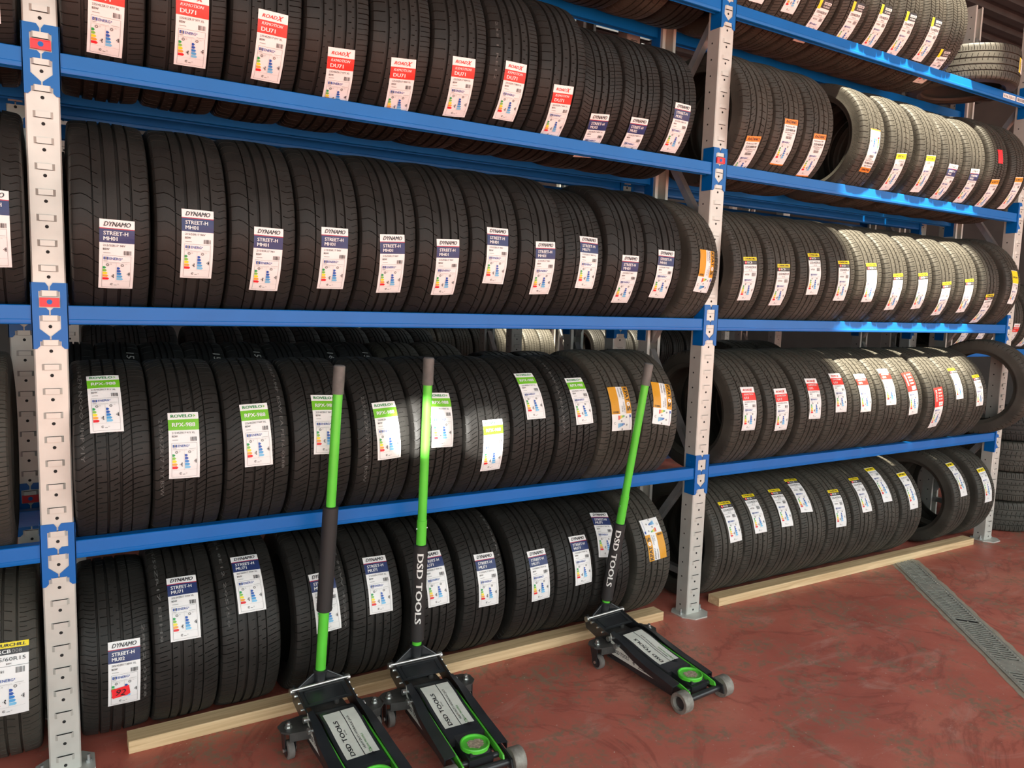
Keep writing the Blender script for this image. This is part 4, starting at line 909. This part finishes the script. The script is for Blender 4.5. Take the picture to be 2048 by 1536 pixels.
# ------------------------------------------------------------------ trolley jacks
JB = mat('jack_black_paint', (0.016, 0.017, 0.019), 0.30, noise=0.6, nscale=18, spec=0.55, bump=0.03, bscale=30)
JD = mat('jack_dusty_black', (0.035, 0.033, 0.031), 0.55, noise=1.0, nscale=22, bump=0.15, bscale=60)
JG = mat('jack_green_paint', (0.10, 0.55, 0.045), 0.32, noise=0.12, nscale=14)
JS = mat('bright_steel', (0.62, 0.62, 0.60), 0.28, metal=0.9, bump=0.05, bscale=60)
JW = mat('worn_steel_roller', (0.24, 0.225, 0.20), 0.6, metal=0.5, noise=0.5, nscale=60, bump=0.3, bscale=200)
FOAM = mat('foam_grip', (0.022, 0.020, 0.020), 0.62)
ENDG = mat('worn_rubber_end', (0.10, 0.095, 0.088), 0.6, noise=0.5, nscale=30)
GRIT = mat('saddle_grit', (0.30, 0.24, 0.18), 0.9, noise=1.2, nscale=120, bump=0.8, bscale=250)
CAST = mat('caster_tread', (0.14, 0.125, 0.115), 0.7, noise=0.4, nscale=40)
PW = mat('jack_decal_white', (0.66, 0.66, 0.60), 0.45, noise=0.10, nscale=30)
PK = PAPER['black']; PG = mat('jack_decal_green', (0.10, 0.38, 0.08), 0.5)
WT = mat('grip_print_white', (0.80, 0.80, 0.78), 0.5)

def put_text(b, t, h, P, U, Vv, bold=0.03, width=None, m=None):
    """text centred at P, running along U, upright along Vv"""
    vs, fs, wd = text_shape(t, bold, 0.0); b.use(m); k = (width / (wd * h)) if width else 1.0
    P = Vector(P); U = Vector(U).normalized(); Vv = Vector(Vv).normalized()
    b.add([P + U * (x * h * k) + Vv * (y * h) for x, y in vs], fs)

def jack(x, y, rz, h0, h1, fr, label, grip_print=True, scale=1.0):
    """local frame: origin on the floor under the front axle, +y to the rear"""
    root = empty('trolley_jack', (x, y, 0), rz); tag(root, label, 'trolley jack', 'green and black trolley jacks')
    # front rollers and axle
    b = MB(); b.use(JB); b.cyl((-0.130, 0, 0.042), (0.130, 0, 0.042), 0.013, 18); b.build('front_axle', root)
    for s in (-1, 1):
        b = MB(); b.use(JW); w0, w1 = s * 0.098, s * 0.142
        b.lathe([(w0, 0.016), (w0, 0.040), (w0 + s * 0.003, 0.042), (w1 - s * 0.003, 0.042), (w1, 0.040), (w1, 0.028), (w1 - s * 0.014, 0.024), (w1 - s * 0.014, 0.016)], 'x', 40, (0, 0, 0.042))
        b.use(JB); b.lathe([(w1 - s * 0.013, 0.0), (w1 - s * 0.013, 0.023), (w1 - s * 0.012, 0.023), (w1 - s * 0.006, 0.011), (w1 - s * 0.006, 0.0)], 'x', 24, (0, 0, 0.042), closed=False)
        b.build('front_roller', root)
    # side plates : low nose, rising to the rear
    for s in (-1, 1):
        b = MB(); b.use(JB)
        prof = [(-0.030, 0.028), (-0.020, 0.060), (0.03, 0.070), (0.12, 0.080), (0.24, 0.100), (0.33, 0.124), (0.42, 0.136), (0.47, 0.140), (0.60, 0.172), (0.615, 0.162), (0.60, 0.110), (0.50, 0.085), (0.46, 0.050), (0.40, 0.036), (0.05, 0.024)]
        b.prism(prof, 'x', s * 0.090, s * 0.096); 
        b.build('side_plate', root)
        # outer flange, swept down to a lip near the nose
        b = MB(); b.use(JD if False else JB); top = [(0.44, 0.142, 0.096), (0.36, 0.131, 0.106), (0.28, 0.110, 0.114), (0.20, 0.094, 0.116), (0.10, 0.080, 0.118), (0.055, 0.073, 0.118)]
        vs = []
        for yy, zz, xx in top: vs += [(s * 0.078, yy, zz + 0.010), (s * xx, yy, zz + 0.004), (s * xx, yy, zz - 0.022), (s * (xx - 0.004), yy, zz - 0.022), (s * (xx - 0.004), yy, zz), (s * 0.078, yy, zz + 0.006)]
        fs = []
        for i in range(len(top) - 1):
            for k in range(6):
                k2 = (k + 1) % 6; q = (6 * i + k, 6 * i + k2, 6 * i + 6 + k2, 6 * i + 6 + k); fs.append(q if s > 0 else q[::-1])
        fs += [(0, 1, 2, 3, 4, 5) if s < 0 else (5, 4, 3, 2, 1, 0)]; e = 6 * (len(top) - 1); fs += [tuple(e + k for k in ((5, 4, 3, 2, 1, 0) if s < 0 else (0, 1, 2, 3, 4, 5)))]
        b.add(vs, fs); b.build('side_flange', root)
    # base pan under the frame
    b = MB(); b.use(JD); b.box(-0.090, 0.090, 0.10, 0.46, 0.030, 0.036); b.build('base_pan', root)
    # cover plate, slightly hollow along its length
    cov = [(0.455, 0.128), (0.44, 0.138), (0.41, 0.141), (0.35, 0.133), (0.28, 0.116), (0.21, 0.103), (0.16, 0.096), (0.128, 0.093)]
    b = MB(); b.use(JB); vs = []; cw = 0.068
    for yy, zz in cov: vs += [(-cw, yy, zz - 0.030), (-cw, yy, zz - 0.003), (-cw + 0.004, yy, zz), (cw - 0.004, yy, zz), (cw, yy, zz - 0.003), (cw, yy, zz - 0.030)]
    fs = []
    for i in range(len(cov) - 1):
        for k in range(5): fs.append((6 * i + k, 6 * i + k + 1, 6 * i + 7 + k, 6 * i + 6 + k)[::-1])
    fs.append((0, 1, 2, 3, 4, 5)); e = 6 * (len(cov) - 1); fs.append((e + 5, e + 4, e + 3, e + 2, e + 1, e)); b.add(vs, fs)
    cover = b.build('cover_plate', root)
    # decal on the cover
    def cz(yy):
        for (ya, za), (yb, zb) in zip(cov, cov[1:]):
            if yb <= yy <= ya: return zb + (za - zb) * (yy - yb) / (ya - yb)
        return cov[-1][1]
    b = MB(); b.use(PW); ys = [0.405 - i * 0.0222 for i in range(11)]; vs = []
    for yy in ys: vs += [(-0.056, yy, cz(yy) + 0.0008), (0.056, yy, cz(yy) + 0.0008)]
    b.add(vs, [(2 * i + 1, 2 * i, 2 * i + 2, 2 * i + 3) for i in range(10)])
    b.use(PK); vs = []
    for yy in ys: vs += [(0.004, yy, cz(yy) + 0.0013), (0.0068, yy, cz(yy) + 0.0013)]
    b.add(vs, [(2 * i + 1, 2 * i, 2 * i + 2, 2 * i + 3) for i in range(10)])
    def dtxt(t, h, xx, yy, width, m, bold=0.03):
        v2, f2, wd = text_shape(t, bold, 0.0); k = width / (wd * h); b.use(m)
        b.add([(xx + (-q) * h * -1 * -1, yy + p * h * k, cz(yy + p * h * k) + 0.0017) for p, q in v2], f2)
    dtxt('DSD TOOLS', 0.0150, -0.030, 0.275, 0.165, PK, 0.05); dtxt('HEAVY DUTY HYDRAULIC JACK', 0.0075, 0.0175, 0.290, 0.160, PK, 0.03)
    dtxt('LOW PROFILE', 0.0065, 0.0310, 0.240, 0.075, PG, 0.02); dtxt('TON', 0.0110, 0.0300, 0.197, 0.020, PG, 0.02); dtxt('4', 0.030, 0.0290, 0.176, 0.016, PK, 0.06); dtxt('BY DSD', 0.004, -0.016, 0.300, 0.022, PK)
    q = b.build('cover_decal', cover, angle=0); q['label'] = 'cream decal with black and green lettering'
    # decal on the left flank
    b = MB(); b.use(PW); X = -0.0975
    pts = [(0.440, 0.146), (0.425, 0.128), (0.400, 0.110), (0.34, 0.094), (0.24, 0.079), (0.16, 0.068), (0.115, 0.052), (0.27, 0.054), (0.425, 0.058)]
    b.prism(pts, 'x', X, X + 0.0008)
    put_text(b, 'DSD TOOLS', 0.0160, (X - 0.0004, 0.365, 0.078), (0, -1, 0), (0, 0, 1), 0.05, 0.088, PK); put_text(b, '4', 0.017, (X - 0.0004, 0.292, 0.072), (0, -1, 0), (0, 0, 1), 0.05, 0.012, PK)
    b.use(PK); b.box(X - 0.0004, X, 0.145, 0.265, 0.0600, 0.0625); b.box(X - 0.0004, X, 0.205, 0.262, 0.0665, 0.0690)
    q = b.build('side_decal', root, angle=0); q['label'] = 'white pointed decal with black lettering'
    # lift arm and its green links
    b = MB(); b.use(JG)
    for s in (-1, 1):
        b.prism([(0.37, 0.122), (0.37, 0.110), (0.02, 0.048), (0.0, 0.055), (0.005, 0.068), (0.05, 0.078)], 'x', s * 0.0715, s * 0.0775)
    b.build('lift_link', root)
    b = MB(); b.use(JB); b.prism([(0.14, 0.095), (0.14, 0.050), (0.02, 0.042), (0.018, 0.072), (0.08, 0.084)], 'x', -0.045, 0.045); b.cyl((-0.070, 0.035, 0.056), (0.070, 0.035, 0.056), 0.010, 14)
    b.box(-0.036, 0.036, 0.030, 0.096, 0.052, 0.088); b.build('lift_arm', root)
    # saddle
    b = MB(); b.use(JG)
    b.lathe([(0.080, 0.0), (0.080, 0.043), (0.084, 0.049), (0.096, 0.0505), (0.099, 0.049), (0.099, 0.0445), (0.0925, 0.043), (0.0915, 0.0)], 'z', 48, (0.0, 0.070, 0), closed=False)
    sad = b.build('saddle', root)
    b = MB(); b.use(GRIT); rr = random.Random(5); pts = []
    for i in range(26):
        a = 2 * PI * i / 26; r = 0.033 * (0.75 + 0.35 * rr.random()); pts.append((r * math.cos(a) * 0.95 + 0.002, 0.068 + r * math.sin(a) * 0.8))
    b.prism(pts, 'z', 0.0915, 0.0937); q = b.build('saddle_pad', sad); q['label'] = 'gritty worn saddle centre'
    # rear casters
    for s in (-1, 1):
        b = MB(); b.use(JD)
        b.prism([(s * 0.09, 0.400), (s * 0.165, 0.415), (s * 0.188, 0.440), (s * 0.188, 0.480), (s * 0.165, 0.500), (s * 0.09, 0.510)][::s], 'z', 0.098, 0.104)
        b.prism([(s * 0.09, 0.402), (s * 0.165, 0.417), (s * 0.165, 0.424), (s * 0.09, 0.409)][::s], 'z', 0.072, 0.098); b.build('caster_bracket', root)
        b = MB(); b.use(JB); cx = s * 0.158; cy = 0.455; b.cyl((cx, cy, 0.092), (cx, cy, 0.098), 0.026, 20)
        for q in (-1, 1): b.prism([(cy - 0.022, 0.092), (cy + 0.022, 0.092), (cy + 0.002, 0.024), (cy - 0.024, 0.024)], 'x', cx + q * 0.017, cx + q * 0.0195)
        fk = b.build('caster_fork', root)
        b = MB(); b.use(CAST); b.lathe([(-0.013, 0.008), (-0.013, 0.026), (-0.010, 0.0315), (0.010, 0.0315), (0.013, 0.026), (0.013, 0.008)], 'x', 30, (cx, cy - 0.012, 0.0325)); b.use(JB)
        b.lathe([(-0.0138, 0.0), (-0.0138, 0.024), (0.0138, 0.024), (0.0138, 0.0)], 'x', 24, (cx, cy - 0.012, 0.0325), closed=False); b.build('caster_wheel', fk)
        b = MB(); b.use(JS); b.cyl((cx - 0.023, cy - 0.012, 0.0325), (cx + 0.023, cy - 0.012, 0.0325), 0.0065, 10); b.cyl((cx, cy, 0.104), (cx, cy, 0.107), 0.013, 16); b.cyl((cx, cy, 0.107), (cx, cy, 0.118), 0.0095, 6); b.cyl((cx, cy, 0.118), (cx, cy, 0.124), 0.006, 10)
        b.build('caster_bolt', fk)
        # flank bolts
        for yy, zz, r in ((0.585, 0.158, 0.0125), (0.560, 0.150, 0.006), (0.440, 0.122, 0.011), (0.395, 0.106, 0.011), (0.52, 0.142, 0.004), (0.49, 0.132, 0.004)):
            b = MB(); b.use(JS); b.cyl((s * 0.0955, yy, zz), (s * (0.104 if r < 0.01 else 0.112), yy, zz), r, 18 if r > 0.01 else 8); b.build('pivot_bolt', root)
    # pump block and rear cover plate
    b = MB(); b.use(JD); b.box(-0.060, 0.060, 0.44, 0.575, 0.050, 0.118); b.cyl((-0.02, 0.46, 0.10), (-0.02, 0.40, 0.10), 0.024, 18); b.cyl((0.03, 0.50, 0.118), (0.03, 0.50, 0.140), 0.010, 12); b.build('pump_body', root)
    b = MB(); b.use(JB); T = Matrix.Translation((0, 0.530, 0.148)) @ Matrix.Rotation(math.radians(15), 4, 'X')
    b.box(-0.086, 0.086, -0.042, 0.042, -0.002, 0.002, T)
    for a0, a1, c0, c1 in ((-0.072, 0.072, -0.034, -0.030), (-0.072, 0.072, 0.026, 0.030), (-0.072, -0.068, -0.034, 0.030), (0.068, 0.072, -0.034, 0.030)): b.box(a0, a1, c0, c1, 0.002, 0.0045, T)
    b.build('rear_plate', root)
    # yoke pivot rod, yoke and handle
    P0 = Matrix.Rotation(-rz, 4, 'Z') @ (Vector(h0) - Vector((x, y, 0))); P1 = Matrix.Rotation(-rz, 4, 'Z') @ (Vector(h1) - Vector((x, y, 0)))
    d = (P1 - P0).normalized(); L = (P1 - P0).length
    pv = Vector((0.0, 0.575, 0.166))
    b = MB(); b.use(JS); b.cyl((-0.108, pv.y, pv.z), (0.104, pv.y, pv.z), 0.0055, 12); b.build('pivot_rod', root)
    base = P0 - d * 0.075
    b = MB(); b.use(JB); b.cyl(base, P0 + d * 0.004, 0.0215, 24); b.cyl(P0 - d * 0.004, P0 + d * 0.006, 0.026, 24)
    up = P0 - d * 0.004
    for s in (-1, 1):
        a = Vector((s * 0.084, pv.y, pv.z + 0.004)); c = Vector((s * 0.084, pv.y - 0.010, pv.z - 0.014)); e1 = up + Vector((s * 0.021, 0, 0)); e2 = up + Vector((s * 0.021, 0, -0.018)); n = Vector((0, 0.006, 0.002))
        b.add([a, c, base + Vector((s * 0.018, 0, 0)), e1, a + n, c + n, base + Vector((s * 0.018, 0, 0)) + n, e1 + n], [(0, 1, 2, 3) if s > 0 else (3, 2, 1, 0), (7, 6, 5, 4) if s > 0 else (4, 5, 6, 7), (0, 3, 7, 4), (0, 4, 5, 1), (1, 5, 6, 2), (2, 6, 7, 3)])
        b.cyl(a, e1, 0.0035, 8)
    b.build('handle_yoke', root)
    hd = MB(); hd.use(JG); f1, f2, f3, f4 = fr
    hd.cyl(P0, P0 + d * (f1 * L + 0.01), 0.0185, 28)
    handle = hd.build('handle', root)
    if f3 > f2 + 0.02:
        b = MB(); b.use(JG); b.cyl(P0 + d * (f2 * L), P0 + d * (f3 * L), 0.0195, 28); b.build('handle_collar', handle)
    b = MB(); b.use(JG); b.cyl(P0 + d * (f2 * L), P0 + d * (f4 * L + 0.004), 0.0172, 28); b.build('upper_tube', handle)
    b = MB(); b.use(JS)
    if f3 > f2 + 0.02:
        q = P0 + d * ((f2 * 0.35 + f3 * 0.65) * L); b.cyl(q - Vector((0.023, 0, 0)), q + Vector((0.023, 0, 0)), 0.0035, 8); b.build('locking_pin', handle)
    b = MB(); b.use(FOAM); g0 = P0 + d * (f1 * L); g1 = P0 + d * (f2 * L); b.frustum(g0, g0 + d * 0.003, 0.024, 0.0275, 32, False); b.cyl(g0 + d * 0.003, g1 - d * 0.003, 0.0275, 32); b.frustum(g1 - d * 0.003, g1, 0.0275, 0.022, 32)
    grip = b.build('foam_grip', handle)
    b = MB(); b.use(ENDG); e0 = P0 + d * (f4 * L); b.cyl(e0, P1 - d * 0.004, 0.0205, 28); b.frustum(P1 - d * 0.004, P1, 0.0205, 0.0165, 28); b.build('handle_end_cap', handle)
    if grip_print:
        v2, f2_, wd = text_shape('DSD TOOLS', 0.05, 0.0); v2, f2_ = subdivide(v2, f2_, 4); LL = (g1 - g0).length; tw_ = min(0.30, LL * 0.72); k = tw_ / wd; mid = g0 + d * (LL * 0.56)
        view = (Matrix.Rotation(-rz, 4, 'Z') @ (Vector((0.0107, -2.7121, 1.5709)) - Vector((x, y, 0)))) - mid
        nrm = (view - d * view.dot(d)).normalized(); sd = d.cross(nrm); r = 0.0281; hh = 0.024; out = []
        tw2 = {1: 0.0}.get(1)
        for p, q in v2:
            th = q * hh / r
            out.append(mid - d * (p * k) + (nrm * math.cos(th) + sd * math.sin(th)) * r)
        b = MB(); b.use(WT); b.add(out, f2_); qq = b.build('grip_lettering', grip, angle=0); qq['label'] = 'white lettering down the grip'
    return root
jack(0.835, -0.695, math.radians(3.0), (0.809, -0.100, 0.206), (0.857, -0.150, 1.331), (0.203, 0.550, 0.550, 0.910), 'trolley jack nearest the left, no lettering on its black grip, cut by the photo bottom', False)
jack(1.176, -0.685, math.radians(-1.0), (1.196, -0.090, 0.214), (1.197, -0.150, 1.354), (0.020, 0.365, 0.450, 0.910), 'middle trolley jack of three, green handle with lettered black grip')
jack(2.180, -0.668, math.radians(4.5), (2.150, -0.070, 0.205), (2.223, -0.200, 1.320), (0.015, 0.345, 0.460, 0.915), 'right-hand trolley jack of three, standing apart near the middle upright')
